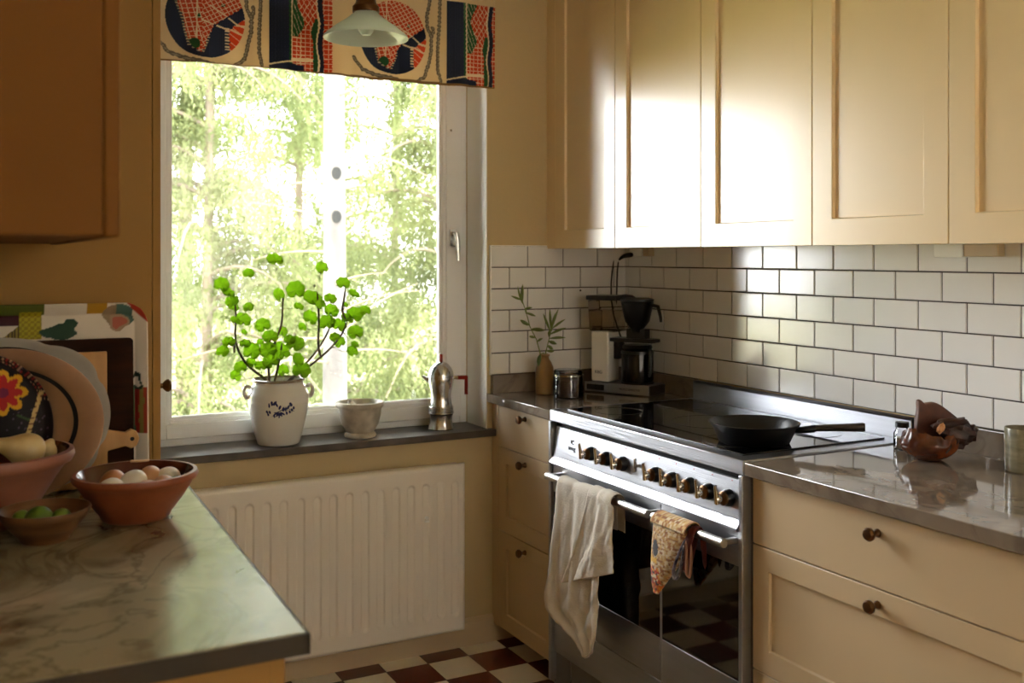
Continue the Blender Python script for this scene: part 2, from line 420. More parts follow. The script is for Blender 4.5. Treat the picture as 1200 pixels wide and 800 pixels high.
# ------------------------------------------------------------------ window
W = bpy.data.objects.new('window_1', None); COL.objects.link(W); W.location = ((WX0 + WX1) / 2, .2, WZ0); ORG[W] = Vector(W.location); struct(W)
fr = MB(); y0, y1 = .165, .23
fx0, fx1, fz0, fz1 = WX0 + .004, WX1 - .004, .7685, WZ1 - .004
def ring(mb, x0, x1, z0, z1, w, ya, yb, wb_=None):
    wb_ = wb_ or w
    mb.box(x0, ya, z0, x0 + w, yb, z1); mb.box(x1 - w, ya, z0, x1, yb, z1)
    mb.box(x0 + w, ya, z0, x1 - w, yb, z0 + wb_); mb.box(x0 + w, ya, z1 - w, x1 - w, yb, z1)
ring(fr, fx0, fx1, fz0, fz1, .03, y0, y1, .029)
fr.build('window_frame', M['white'], W, bevel=.003)
sh = MB(); ring(sh, fx0 + .027, fx1 - .027, fz0 + .024, fz1 - .027, .062, y0 - .014, y1 - .01, .05)
sash = sh.build('sash', M['white'], W, bevel=.004)
bd = MB(); gx0, gx1, gz0, gz1 = fx0 + .089, fx1 - .089, fz0 + .074, fz1 - .089
for k, (a, yy) in enumerate(((0, y0 - .006), (.010, y0 + .006))):
    ring(bd, gx0 + a, gx1 - a, gz0 + a, gz1 - a, .012, yy, yy + .02)
bd.build('glazing_bead', M['white'], sash, bevel=.002)
MB().box(gx0 + .005, y0 + .03, gz0 + .005, gx1 - .005, y0 + .034, gz1 - .005).build('pane', M['pane'], sash, smooth=False)
hd = MB(); hx = -.675
hd.box(hx - .012, y0 - .024, 1.43, hx + .012, y0 - .014, 1.49); hd.tube([(hx, y0 - .02, 1.475), (hx, y0 - .05, 1.475)], .008, 10)
hd.tube([(hx, y0 - .05, 1.48), (hx + .004, y0 - .053, 1.45), (hx + .008, y0 - .053, 1.375)], [.008, .009, .006], 10)
hd.build('window_handle', M['alu'], sash, bevel=.001)
sc_ = MB()
for (x, z) in ((-.68, 1.86), (-1.735, 1.51)): sc_.lathe([(0, 0), (.005, 0), (.004, .003), (0, .004)], (x, y0 - .014, z), 12, '-y')
sc_.build('screw_cap', M['alu'], sash)
sl = MB(); sl.prism([(WX0, .24), (WX0, -.034), (-.574, -.034), (-.574, 0), (-.605, 0), (-.605, .24)], lambda u, v, w: Vector((u, v, w)), .744, .7685)
sill = sl.build('trim_1', M['sill'], bevel=.002); struct(sill)

# ------------------------------------------------------------------ shaker fronts
def shaker(mb, f, u0, u1, v0, v1, t=.02, st=.062, rec=.009, flat=False):
    """f(u,v,w): w outward from the carcass"""
    if flat:
        mb.prism([(u0, v0), (u1, v0), (u1, v1), (u0, v1)], f, 0, t); return mb
    P = [(u0, v0), (u1, v0), (u1, v1), (u0, v1)]
    I = [(u0 + st, v0 + st), (u1 - st, v0 + st), (u1 - st, v1 - st), (u0 + st, v1 - st)]
    J = [(u0 + st + .0015, v0 + st + .0015), (u1 - st - .0015, v0 + st + .0015), (u1 - st - .0015, v1 - st - .0015), (u0 + st + .0015, v1 - st - .0015)]
    R = [[mb.bm.verts.new(f(p[0], p[1], w)) for p in q] for q, w in ((P, 0), (P, t), (I, t), (J, t - rec))]
    for a, b in zip(R, R[1:]):
        for k in range(4): mb.face([a[k], a[(k + 1) % 4], b[(k + 1) % 4], b[k]])
    mb.face(R[0][::-1]); mb.face(R[3]); return mb
def knob(parent, p, axis, m, s=1.):
    return MB().lathe([(0, 0), (.009 * s, 0), (.009 * s, .003), (.006 * s, .008), (.0055 * s, .014), (.010 * s, .018), (.014 * s, .023), (.0145 * s, .028), (.011 * s, .033), (0, .035)], p, 20, axis).build('knob', m, parent)

fR = lambda x: (lambda u, v, w: Vector((x - w, u, v)))
fLx = lambda x: (lambda u, v, w: Vector((x + w, u, v)))

# upper cabinets on the right wall
cuts = [-.063, -.460, -.914, -1.365, -1.777, -2.20, -2.62, -3.04]
ul = ['cream wall cabinet next to the window, the narrow first one in the corner', 'cream wall cabinet above the coffee maker, second from the window',
      'cream wall cabinet over the left half of the cooker, third from the window', 'cream wall cabinet over the frying pan, fourth from the window',
      'cream wall cabinet cut by the right edge of the photo, over the wooden root bowl', 'cream wall cabinet beyond the right edge, sixth from the window', 'cream wall cabinet beyond the right edge, farthest from the window']
ZU = 1.42; ZUT = 2.42
for i, (a, b_) in enumerate(zip(cuts, cuts[1:])):
    t = thing('wall_cabinet', ul[i], 'cabinet', (-.17, (a + b_) / 2, ZU), group='cream wall cabinets above the tiles')
    c = MB(); hi = 0 if i == 0 else a
    c.box(-.337, b_ + .0005, ZU + .004, -.010, a - .0005, ZUT)
    if i == 0: c.box(-.357, a, ZU, -.010, -.001, ZUT)
    c.build('carcass', M['cream'], t, bevel=.001)
    shaker(MB(), fR(-.337), b_ + .0015, a - .0015, ZU, ZUT, .02, .066, .010).build('door', M['cream'], t, bevel=.0012)
struct(B(-.35, -3.05, ZUT, -.001, -.001, ZC - .001).build('trim_2', M['cream'], smooth=False))

# base units, right run
def drawer_unit(label, y0, y1, zs, flats, fil=None):
    t = thing('drawer_unit', label, 'drawer unit', (-.3, (y0 + y1) / 2, 0), group='cream drawer units of the right run')
    c = MB(); c.box(-.565, y0 + .001, .063, -.001, y1 - .001, .862)
    if fil: c.box(-.585, fil[0], .063, -.001, fil[1], .862)
    c.build('carcass', M['cream_l'], t, bevel=.001)
    B(-.50, y0 + .001, 0, -.02, y1 - .001, .063).build('plinth', M['dark'], t, smooth=False)
    for (z0, z1), fl in zip(zs, flats):
        d = shaker(MB(), fR(-.565), y0 + .002, y1 - .002, z0 + .0015, z1 - .0015, .02, .055, .009, fl).build('drawer', M['cream_l'], t, bevel=.0015)
        zk = (z0 + z1) / 2 + .05 if fl and (y1 - y0) < .5 else (z1 - .033 if not fl else (z0 + z1) / 2 + .038)
        knob(d, (-.585, (y0 + y1) / 2, zk), '-x', M['bronze'])
    return t
drawer_unit('narrow cream drawer unit between the radiator corner and the cooker', -.453, -.053, [(.066, .413), (.413, .712), (.712, .858)], [False, False, True], (-.053, -.002))
drawer_unit('wide cream drawer unit under the wooden root bowl, right of the cooker', -2.175, -1.40, [(.066, .398), (.398, .700), (.700, .858)], [False, False, True])
drawer_unit('wide cream drawer unit farthest from the window, beyond the right edge', -2.95, -2.177, [(.066, .398), (.398, .700), (.700, .858)], [False, False, True])

# worktops right
ZW = .895
t = thing('worktop', 'grey-brown polished stone worktop in the corner under the coffee maker', 'worktop', (-.3, -.22, .864))
B(-.607, -.456, .864, -.0005, -.0005, ZW).build('slab', M['stone_r'], t, bevel=.002)
MB().box(-.592, -.022, ZW, -.001, -.001, .961).box(-.024, -.456, ZW, -.001, -.022, .961).build('upstand', M['stone_r'], t, bevel=.0015)
t = thing('worktop', 'long grey-brown polished stone worktop under the root bowl and mug', 'worktop', (-.3, -2.2, .864))
B(-.607, -2.955, .864, -.0005, -1.397, ZW).build('slab', M['stone_r'], t, bevel=.002)
B(-.024, -2.955, ZW, -.001, -1.397, .961).build('upstand', M['stone_r'], t, bevel=.0015)

# ------------------------------------------------------------------ cooker
CY0, CY1 = -1.395, -.458
st = thing('range_cooker', 'wide stainless steel range cooker with black glass hob and two oven doors', 'cooker', (-.3, -.93, 0))
body = B(-.585, CY0, .03, -.03, CY1, .86).build('body', M['steel_d'], st, bevel=.001)
# hob frame
MB().box(-.607, CY0, .862, -.03, CY1, .899).build('hob_frame', M['steel'], st, bevel=.003)
B(-.565, -1.345, .899, -.075, -.50, .9035).build('hob_glass', M['blackglass'], st, bevel=.0012)
zn = MB()
for (x, y, r) in ((-.45, -.62, .075), (-.19, -.62, .09), (-.32, -.92, .12), (-.19, -1.2, .075), (-.45, -1.2, .10)):
    zn.tube([(x + r * math.cos(a), y + r * math.sin(a), .9037) for a in [2 * PI * k / 48 for k in range(49)]], .0005, 4, False)
zn.build('cooking_zone_mark', mat('grey_print', (60, 60, 60), .4), st)
MB().box(-.030, CY0, .862, -.012, CY1, .958).box(-.030, CY0, .950, -.006, CY1, .958).build('splashback_rail', M['steel'], st, bevel=.0015)
# recess and control panel
B(-.588, CY0 + .012, .842, -.58, CY1 - .012, .862).build('shadow_gap', M['dark'], st, smooth=False)
pn = MB(); pn.prism([(-.580, .850), (-.592, .846), (-.604, .752), (-.580, .752)], lambda u, v, w: Vector((u, w, v)), CY0 + .018, CY1 - .018)
panel = pn.build('control_panel', M['steel'], st, bevel=.001)
for ya in (CY0, CY1 - .014): MB().box(-.612, ya, .03, -.585, ya + .014, .862).build('side_trim', M['steel'], st, bevel=.002)
MB().prism([(-.585, .752), (-.603, .752), (-.618, .733), (-.618, .727), (-.585, .727)], lambda u, v, w: Vector((u, w, v)), CY0 + .014, CY1 - .014).build('ledge', M['steel'], st, bevel=.001)
def px_on(z): return -.592 - (.846 - z) / (.846 - .752) * .012
def ctrl(y, z=.797, thin=False):
    x = px_on(z)
    if thin:
        k = MB().lathe([(0, 0), (.005, 0), (.004, .012), (0, .013)], (x, y, z), 12, '-x').box(x - .018, y - .003, z - .016, x - .010, y + .003, z + .022).build('timer_lever', M['chrome'], panel, bevel=.001)
    else:
        k = MB().lathe([(0, 0), (.021, 0), (.021, .010), (.017, .019), (0, .020)], (x, y, z), 24, '-x').build('control_knob', M['black'], panel)
        MB().lathe([(.0, .014), (.0175, .018), (.0175, .024), (.012, .029), (0, .029)], (x, y, z), 24, '-x').build('knob_ring', M['bronze'], k)
        MB().lathe([(0, .026), (.009, .026), (.008, .040), (.006, .044), (0, .045)], (x, y, z), 16, '-x').tube([(x - .040, y, z - .012), (x - .042, y, z + .010), (x - .046, y, z + .034)], [.0065, .0058, .0042], 10).build('knob_lever', M['chrome'], k)
    MB().lathe([(0, 0), (.0022, 0), (0, .001)], (px_on(z + .042), y - .003, z + .042), 8, '-x').build('marker', M['led'], panel)
for y in (-.700, -.786, -.870): ctrl(y)
ctrl(-.945, .805, True)
for k in range(5): ctrl(-1.030 - .0757 * k)
fp = lambda y, z: (lambda a, b_, c: (px_on(z + b_) - .0004 - c, y - a, z + b_))
bdg = MB()
for (a, b_, w, h) in ((0, 0, .011, .011), (.012, .004, .008, .005), (.012, -.006, .008, .004)):
    bdg.box(px_on(.815 + b_) - .0012, -.572 - a - w, .812 + b_ - h / 2, px_on(.815 + b_) + .0, -.572 - a, .812 + b_ + h / 2)
bdg.build('badge', M['text'], panel, smooth=False)
text_mesh('smeg', .021, 'brand_print', M['text'], panel, fp(-.583, .793))
# oven doors
def oven_door(label, ya, yb, gy0, gy1, hy0, hy1):
    d = MB(); z0, z1 = .243, .723
    d.box(-.605, ya, z0, -.586, gy0, z1); d.box(-.605, gy1, z0, -.586, yb, z1)
    d.box(-.605, gy0, .638, -.586, gy1, z1); d.box(-.605, gy0, z0, -.586, gy1, .357)
    door = d.build('oven_door', M['steel'], st, bevel=.0008); door['label'] = label
    B(-.603, gy0, .357, -.592, gy1, .638).build('oven_glass', M['oven_glass'], door, bevel=.0005)
    h = MB().tube([(-.65, hy0, .700), (-.65, hy1, .700)], .0115, 16)
    for y in (hy0 + .012, hy1 - .012): h.box(-.652, y - .007, .693, -.604, y + .007, .707)
    h.build('handle', M['steel_h'], door, bevel=.002)
oven_door('wide left oven door with the linen towel', -1.0545, CY1 - .017, -1.052, -.478, -1.062, -.515)
oven_door('narrow right oven door with the crochet mitt', CY0 + .017, -1.0575, CY0 + .02, -1.060, -1.375, -1.083)
dr = MB(); dr.box(-.600, CY0 + .016, .125, -.585, CY1 - .016, .238); dr.build('storage_drawer', M['steel'], st, bevel=.002)
MB().box(-.56, CY0 + .03, .0, -.54, -.60, .122).box(-.590, CY0, .0, -.55, CY0 + .05, .122).box(-.590, CY1 - .10, .0, -.55, CY1, .122).build('plinth', M['steel_d'], st, bevel=.001)

# ------------------------------------------------------------------ radiator
RX0, RX1, RZ0, RZ1 = -1.70, -.735, .09, .672
rad = thing('radiator', 'cream ribbed panel radiator on the wall below the window sill', 'radiator', (-1.2, -.06, RZ0))
gs = [RX1 - .042 - .0545 * k for k in range(17)]
def rf(u, v):
    x = RX0 + (RX1 - RX0) * u; z = RZ0 + (RZ1 - RZ0) * v
    d = 0
    for g in gs:
        dx = abs(x - g)
        if dx < .02:
            zz = max(z - (RZ1 - .072), (RZ0 + .072) - z, 0) ; rr = math.hypot(dx, zz)
            q = max(0, 1 - (rr / .0145) ** 4) if rr < .0145 else 0
            d = .006 * min(1, q * 1.4); break
    ex = min(u * (RX1 - RX0), (1 - u) * (RX1 - RX0)); ez = min(v * (RZ1 - RZ0), (1 - v) * (RZ1 - RZ0)); e = min(ex, ez)
    round_ = .014 * (1 - min(1, e / .014)) ** 2
    return Vector((x, -.098 + d + round_, z))
mbr = MB().grid(rf, 420, 140)
mbr.build('front_panel', M['radiator'], rad, auto=80, solid=.0015)
MB().box(RX0 + .01, -.086, RZ0 + .01, RX1 - .01, -.03, RZ1 - .006).build('back_panel', M['radiator'], rad, bevel=.006)
for xa in (RX0 + .15, RX1 - .18): MB().box(xa, -.03, .2, xa + .03, 0, .6).build('bracket', M['radiator'], rad)
MB().tube([(RX0 + .03, -.06, .672), (RX0 + .03, -.06, .684)], .009, 12).build('vent_plug', M['alu'], rad)
MB().tube([(-.885, -.098, .50), (-.885, -.106, .50)], .006, 8).box(-.892, -.108, .486, -.878, -.098, .492).build('clip', M['white'], rad)

# ------------------------------------------------------------------ left run
LE = [(-2.49, -1.984), (-1.859, -1.984), (-1.835, -.866), (-2.49, -.866)]
t = thing('worktop', 'veined grey-green marble worktop on the left with front edge painted dark for shade', 'worktop', (-2.2, -1.42, .866))
MB().prism(LE, lambda u, v, w: Vector((u, v, w)), .868, ZW).build('slab', M['stone_l'], t, bevel=.002)
e = MB(); e.prism([(-2.49, -1.9875), (-1.856, -1.9875), (-1.856, -1.984), (-2.49, -1.984)], lambda u, v, w: Vector((u, v, w)), .8665, .8935)
e.prism([(-1.859, -1.9875), (-1.8555, -1.9875), (-1.8315, -.866), (-1.835, -.866)], lambda u, v, w: Vector((u, v, w)), .8665, .8935)
e.build('edge', M['edge_shade'], t)  # dark strip carries the shade on the worktop edge
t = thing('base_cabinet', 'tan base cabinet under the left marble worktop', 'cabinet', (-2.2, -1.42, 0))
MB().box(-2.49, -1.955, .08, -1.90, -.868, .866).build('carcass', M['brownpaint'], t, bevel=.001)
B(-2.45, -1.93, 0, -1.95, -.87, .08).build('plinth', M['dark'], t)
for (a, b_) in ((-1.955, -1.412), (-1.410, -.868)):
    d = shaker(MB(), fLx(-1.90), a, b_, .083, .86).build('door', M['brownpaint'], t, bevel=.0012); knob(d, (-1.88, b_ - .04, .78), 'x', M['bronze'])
t = thing('wall_cabinet', 'darker brown wall cabinet at the upper left, end panel facing out', 'cabinet', (-2.3, -1.4, 1.42))
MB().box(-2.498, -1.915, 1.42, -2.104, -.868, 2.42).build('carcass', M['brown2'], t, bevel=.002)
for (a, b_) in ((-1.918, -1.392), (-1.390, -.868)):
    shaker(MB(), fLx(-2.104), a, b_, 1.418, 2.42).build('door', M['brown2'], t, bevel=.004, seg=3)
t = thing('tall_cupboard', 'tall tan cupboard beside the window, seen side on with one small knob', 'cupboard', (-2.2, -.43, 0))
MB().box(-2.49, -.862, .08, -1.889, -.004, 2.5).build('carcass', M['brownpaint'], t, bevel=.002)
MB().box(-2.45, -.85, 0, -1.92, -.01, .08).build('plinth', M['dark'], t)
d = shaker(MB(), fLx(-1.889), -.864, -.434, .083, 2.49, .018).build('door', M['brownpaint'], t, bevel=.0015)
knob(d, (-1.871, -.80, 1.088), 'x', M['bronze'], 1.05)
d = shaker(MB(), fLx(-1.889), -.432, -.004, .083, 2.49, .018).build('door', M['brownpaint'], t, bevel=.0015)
# ------------------------------------------------------------------ things on the sill
cx, cy, cz = -1.350, .066, .7685
pot = thing('potted_geranium', 'leggy green geranium in a white two-handled stoneware pot on the window sill', 'potted plant', (cx, cy, cz))
prof = [(0, 0), (.066, 0), (.070, .004), (.074, .02), (.084, .06), (.095, .11), (.100, .14), (.0985, .165), (.088, .190), (.082, .200), (.082, .206), (.088, .210), (.088, .215), (.083, .217), (.080, .212), (.080, .198), (.09, .17), (.09, .16), (.0, .16)]
def refine(p, n=3):
    out = []
    for (a, b_) in zip(p, p[1:]):
        for k in range(n): out.append((a[0] + (b_[0] - a[0]) * k / n, a[1] + (b_[1] - a[1]) * k / n))
    out.append(p[-1]); return out
vdir = math.atan2(CAM.y - cy, CAM.x - cx)
petals = []
rnd = random.Random(3)
for k in range(9): petals.append((-.034 + .0082 * k + rnd.uniform(-.002, .002), .136 + .011 * math.sin(k * .8 + .3), .0022 + .0006 * (k % 3), .0058, rnd.uniform(-.7, .7)))
for k in range(5): petals.append((-.004 + .009 * (k - 2) * .6, .106 + abs(k - 2) * .003, .0022, .0068, (k - 2) * .5))
for (a, b_) in ((-.043, .118), (-.04, .11), (-.034, .117), (.03, .116), (.037, .122), (.043, .128), (.02, .113), (-.02, .104)): petals.append((a, b_, .0026, .0042, .3))
def potcol(p):
    a = math.atan2(p.y - cy, p.x - cx) - vdir
    a = (a + PI) % (2 * PI) - PI; s = a * .095; z = p.z - cz; s = s - .006
    base = (226, 225, 218)
    if z > .2075: base = (150, 132, 108)
    if abs(s) > .06 or not .085 < z < .165: return base
    for (u, v, w, h, r) in petals:
        du, dv = s - u, z - v; x = du * math.cos(r) + dv * math.sin(r); y = -du * math.sin(r) + dv * math.cos(r)
        if (x / w) ** 2 + (y / h) ** 2 < 1.8: return (46, 56, 108)
    c = .122 + .006 * math.sin(s * 90)
    if -.02 < s < .046 and abs(z - c) < .0010: return (70, 74, 104)
    c = .112 + .012 * math.sin(s * 60 + .8)
    if -.028 < s < .04 and abs(z - c) < .0008: return (80, 84, 110)
    return base
MB().lathe(refine(prof[:3], 2) + refine(prof[3:8], 22)[1:] + refine(prof[7:], 3)[1:], (cx, cy, cz), 420).build('crock', M['glaze'], pot, col=potcol, auto=50)
for sgn in (-1, 1):
    a = vdir + sgn * 1.45; ux, uy = math.cos(a), math.sin(a)
    pts = [(cx + ux * r, cy + uy * r, cz + z) for r, z in ((.088, .185), (.104, .198), (.113, .185), (.112, .165), (.097, .150))]
    MB().tube(pts, [.009, .008, .0075, .008, .010], 12).build('handle', mat('handle_glaze', (226, 225, 218), .18), pot, subd=1)
MB().lathe([(0, .188), (.04, .19), (.080, .186), (.08, .17), (0, .165)], (cx, cy, cz), 32).build('soil', M['soil'], pot)
stems = [[(-1.369, .962), (-1.40, .992), (-1.445, 1.024), (-1.472, 1.061), (-1.487, 1.092), (-1.492, 1.134), (-1.485, 1.187), (-1.489, 1.229), (-1.492, 1.25)],
 [(-1.374, .962), (-1.381, 1.033), (-1.369, 1.081), (-1.351, 1.129), (-1.332, 1.171), (-1.332, 1.22), (-1.326, 1.275)],
 [(-1.36, .962), (-1.348, 1.025), (-1.342, 1.067), (-1.335, 1.104)],
 [(-1.325, .962), (-1.296, .99), (-1.248, 1.014), (-1.197, 1.048), (-1.158, 1.078), (-1.119, 1.127), (-1.11, 1.17)],
 [(-1.318, .962), (-1.286, .997), (-1.223, 1.056), (-1.187, 1.101), (-1.165, 1.153)],
 [(-1.202, 1.045), (-1.213, 1.086), (-1.203, 1.148), (-1.207, 1.217), (-1.216, 1.279)],
 [(-1.11, 1.17), (-1.126, 1.202), (-1.116, 1.233), (-1.113, 1.29)],
 [(-1.492, 1.071), (-1.492, 1.098), (-1.487, 1.122)]]
PY = .08
for k, s in enumerate(stems):
    n = len(s); MB().tube([(x, PY + .01 * math.sin(i * 1.3 + k), z) for i, (x, z) in enumerate(s)], [.0052 - .0022 * i / n for i in range(n)], 8).build('stem', M['stem'], pot, subd=1)
leaves = [(-1.36, 1.38, .0291), (-1.444, 1.335, .0194), (-1.542, 1.3, .0254), (-1.522, 1.274, .023), (-1.507, 1.245, .023), (-1.452, 1.224, .0182), (-1.464, 1.182, .0273), (-1.495, 1.182, .0182), (-1.403, 1.163, .026), (-1.463, 1.142, .0109), (-1.521, 1.114, .0218), (-1.532, 1.081, .0218), (-1.466, 1.106, .0194), (-1.44, 1.08, .0291), (-1.406, 1.106, .0121), (-1.469, 1.025, .0218), (-1.479, .993, .0206), (-1.439, 1.04, .0194), (-1.381, 1.124, .0273), (-1.391, 1.082, .0303), (-1.409, 1.028, .0212), (-1.323, 1.136, .0182), (-1.295, 1.097, .0315), (-1.329, 1.07, .0363), (-1.292, 1.047, .0242), (-1.323, 1.005, .0218), (-1.279, 1.009, .0315), (-1.351, 1.264, .023), (-1.289, 1.278, .0327), (-1.317, 1.112, .0218), (-1.191, 1.352, .023), (-1.218, 1.247, .0363), (-1.238, 1.183, .0279), (-1.276, 1.221, .0182), (-1.257, 1.15, .017), (-1.155, 1.244, .023), (-1.116, 1.298, .0254), (-1.077, 1.261, .0218), (-1.155, 1.203, .0267), (-1.171, 1.163, .0303), (-1.129, 1.152, .0273), (-1.165, 1.116, .0194), (-1.1, 1.222, .0109), (-1.073, 1.188, .0303), (-1.028, 1.2, .0212), (-1.106, 1.176, .0242), (-1.083, 1.128, .0279), (-1.09, 1.062, .0218), (-1.119, 1.092, .0218), (-1.093, 1.088, .0151), (-1.384, 1.045, .0273), (-1.351, 1.062, .0182), (-1.492, 1.223, .0182), (-1.21, 1.229, .0182)]
allp = [(x, z) for s in stems for (x, z) in s]
rnd = random.Random(11)
def geranium_leaf(x, z, r, yy):
    nrm = Vector((rnd.uniform(-.45, .45), -1, rnd.uniform(.2, 1.1))).normalized()
    up = Vector((rnd.uniform(-.5, .5), 0, 1)); u = up.cross(nrm).normalized(); v = nrm.cross(u)
    c = Vector((x, yy, z)); mb = MB(); n = 56; r *= .98
    ph = rnd.uniform(0, 1)
    ctr = mb.bm.verts.new(c - nrm * r * .12); rings = []
    for f in (.35, .7, 1.):
        ring_ = []
        for k in range(n):
            a = 2 * PI * k / n
            d = a - PI; notch = 1 - .45 * math.exp(-(min(a, 2 * PI - a) / .28) ** 2)
            lobe = 1 + (.09 * abs(math.cos(a * 3.5)) + .02 * math.cos(a * 21) - .05) * f
            R = r * f * notch * lobe
            h = .10 * r * f * f + .05 * r * f * math.cos(a * 7 + ph) - .12 * r * (1 - f)
            ring_.append(mb.bm.verts.new(c + (u * -math.sin(a) - v * math.cos(a)) * R + nrm * h))
        rings.append(ring_)
    for k in range(n): mb.face([ctr, rings[0][k], rings[0][(k + 1) % n]])
    for A, B_ in zip(rings, rings[1:]):
        for k in range(n): mb.face([A[k], B_[k], B_[(k + 1) % n], A[(k + 1) % n]])
    near = sorted(allp, key=lambda p: math.hypot(p[0] - x, (p[1] - z) + .02))[0]
    o = mb.build('leaf', M['leaf'], pot, auto=180, solid=.0006)
    p0 = Vector((near[0], PY, near[1])); d = (c - nrm * r * .15); m_ = (p0 + d) / 2 + Vector((0, -.004, -.006))
    MB().tube([p0, m_, d], [.0011, .001, .0012], 6).build('petiole', M['petiole'], o)
for k, (x, z, r) in enumerate(leaves):
    geranium_leaf(x, z, r, PY + .005 + rnd.uniform(-.05, .045))
MB().lathe([(0, -.004), (.004, 0), (.003, .005), (0, .006)], (-1.223, .08, 1.29), 8).build('bud', M['stem'], pot)

# mortar and pestle
mx_, my_ = -1.066, .060
t = thing('mortar', 'pale marble mortar with a footed base between the geranium pot and the moka pot', 'mortar', (mx_, my_, .7685))
MB().lathe([(0, 0), (.052, 0), (.055, .006), (.052, .013), (.046, .017), (.050, .022), (.063, .045), (.071, .075), (.073, .098), (.080, .104), (.0815, .112), (.080, .120), (.072, .121), (.067, .115), (.062, .07), (.04, .035), (0, .03)], (mx_, my_, .7685), 64, fn=lambda a, z: 1 + .06 * max(0, math.cos(a * 4 + .6)) ** 10 * (1 if z > .1 else 0)).build('bowl', M['mortar'], t, auto=50)
t = thing('pestle', 'pale stone pestle leaning inside the marble mortar', 'pestle', (mx_, my_, .80))
MB().tube([(mx_ + .012, my_ + .0, .822), (mx_ - .02, my_ - .004, .868), (mx_ - .048, my_ - .010, .8985)], [.018, .012, .012], 16).build('rod', M['mortar'], t, subd=1)

# moka pot
kx, ky, kz = -.757, .068, .7685
t = thing('moka_pot', 'aluminium stovetop espresso pot with red knob and red angular handle on the sill', 'coffee pot', (kx, ky, kz))
MB().lathe([(0, 0), (.047, 0), (.049, .003), (.045, .014), (.042, .030), (.043, .05), (.0445, .056), (.047, .058), (.047, .063), (.044, .064), (0, .064)], (kx, ky, kz), 64, fn=lambda a, z: 1 - (.05 * abs(math.sin(a * 4)) if z < .052 else 0)).build('boiler', M['alu'], t)
rg = MB()
for k in range(3): rg.lathe([(.040, .066 + k * .006), (.045, .067 + k * .006), (.045, .070 + k * .006), (.040, .071 + k * .006)], (kx, ky, kz), 48)
rg.build('ring', M['alu'], t)
MB().lathe([(0, .064), (.040, .064), (.0405, .085), (.037, .10), (.035, .115), (.037, .135), (.043, .158), (.046, .175), (.0462, .186), (.045, .19), (0, .19)], (kx, ky, kz), 64).build('jug', M['alu'], t)
ld = MB().lathe([(.0465, .188), (.0465, .191), (.044, .205), (.037, .221), (.025, .235), (.012, .242), (0, .244)], (kx, ky, kz), 64).build('lid', M['alu'], t)
MB().lathe([(0, .243), (.006, .243), (.0062, .268), (.005, .270), (0, .270)], (kx, ky, kz), 16).build('knob', M['red'], ld)
d = Vector((math.cos(YAW), -math.sin(YAW), 0)); c = Vector((kx, ky, kz)); n_ = Vector((0, 0, 1)); s_ = d.cross(n_)
MB().obox(c + d * .052 + n_ * .186, d, s_, n_, .010, .007, .006).build('handle_bracket', M['alu'], t)
MB().prism([(.058, .193), (.094, .193), (.097, .190), (.097, .125), (.085, .125), (.085, .179), (.058, .179)], lambda u, v, w: c + d * u + n_ * v + s_ * w, -.0065, .0065).build('handle', M['red'], t, bevel=.0012)
sp_ = MB(); a0 = [c - d * .040 + n_ * .158, c - d * .070 + n_ * .190]
sp_.tube([c - d * .036 + n_ * .172, c - d * .055 + n_ * .181, c - d * .068 + n_ * .190], [.012, .008, .004], 12); sp_.build('spout', M['alu'], t)

# ------------------------------------------------------------------ valance
VX0, VX1, VZ0, VZ1 = -1.775, -.603, 1.990, 2.36
poly_r = [(-.80, .60), (-.74, .47), (-.55, 0), (-.38, -.70), (-.11, -.87), (.13, -.28), (.21, -.15), (.92, .36), (1.2, .5), (1.2, 1.4), (-.8, 1.4)]
poly_b = [(.57, -.25), (.62, -.2), (.95, .06), (1.2, .1), (1.2, -.5), (.75, -.8), (.58, -.9)]
def inpoly(x, y, P):
    r = False; j = len(P) - 1
    for i in range(len(P)):
        if (P[i][1] > y) != (P[j][1] > y) and x < (P[j][0] - P[i][0]) * (y - P[i][1]) / (P[j][1] - P[i][1]) + P[i][0]: r = not r
        j = i
    return r
def dseg(x, y, a, b_):
    vx, vy = b_[0] - a[0], b_[1] - a[1]; t = max(0, min(1, ((x - a[0]) * vx + (y - a[1]) * vy) / (vx * vx + vy * vy + 1e-12)))
    return math.hypot(x - a[0] - t * vx, y - a[1] - t * vy)
def dpl(x, y, P): return min(dseg(x, y, a, b_) for a, b_ in zip(P, P[1:]))
K = .126 / 265
cv = lambda L: [((a - 295) * K, (125 - b_) * K) for a, b_ in L]
ropes = [cv([(-5, 290), (60, 370), (200, 405), (450, 440), (545, 380), (590, 200), (592, 90), (560, 30), (556, -60), (580, -200)]), cv([(592, 90), (605, 50), (600, 20)]),
         cv([(655, -200), (650, 0), (640, 180), (640, 330), (670, 440)])]
CRM, RED, NAV, GRN, GRY, LIN = (232, 212, 172), (206, 74, 46), (40, 50, 76), (40, 96, 58), (118, 108, 94), (238, 222, 190)
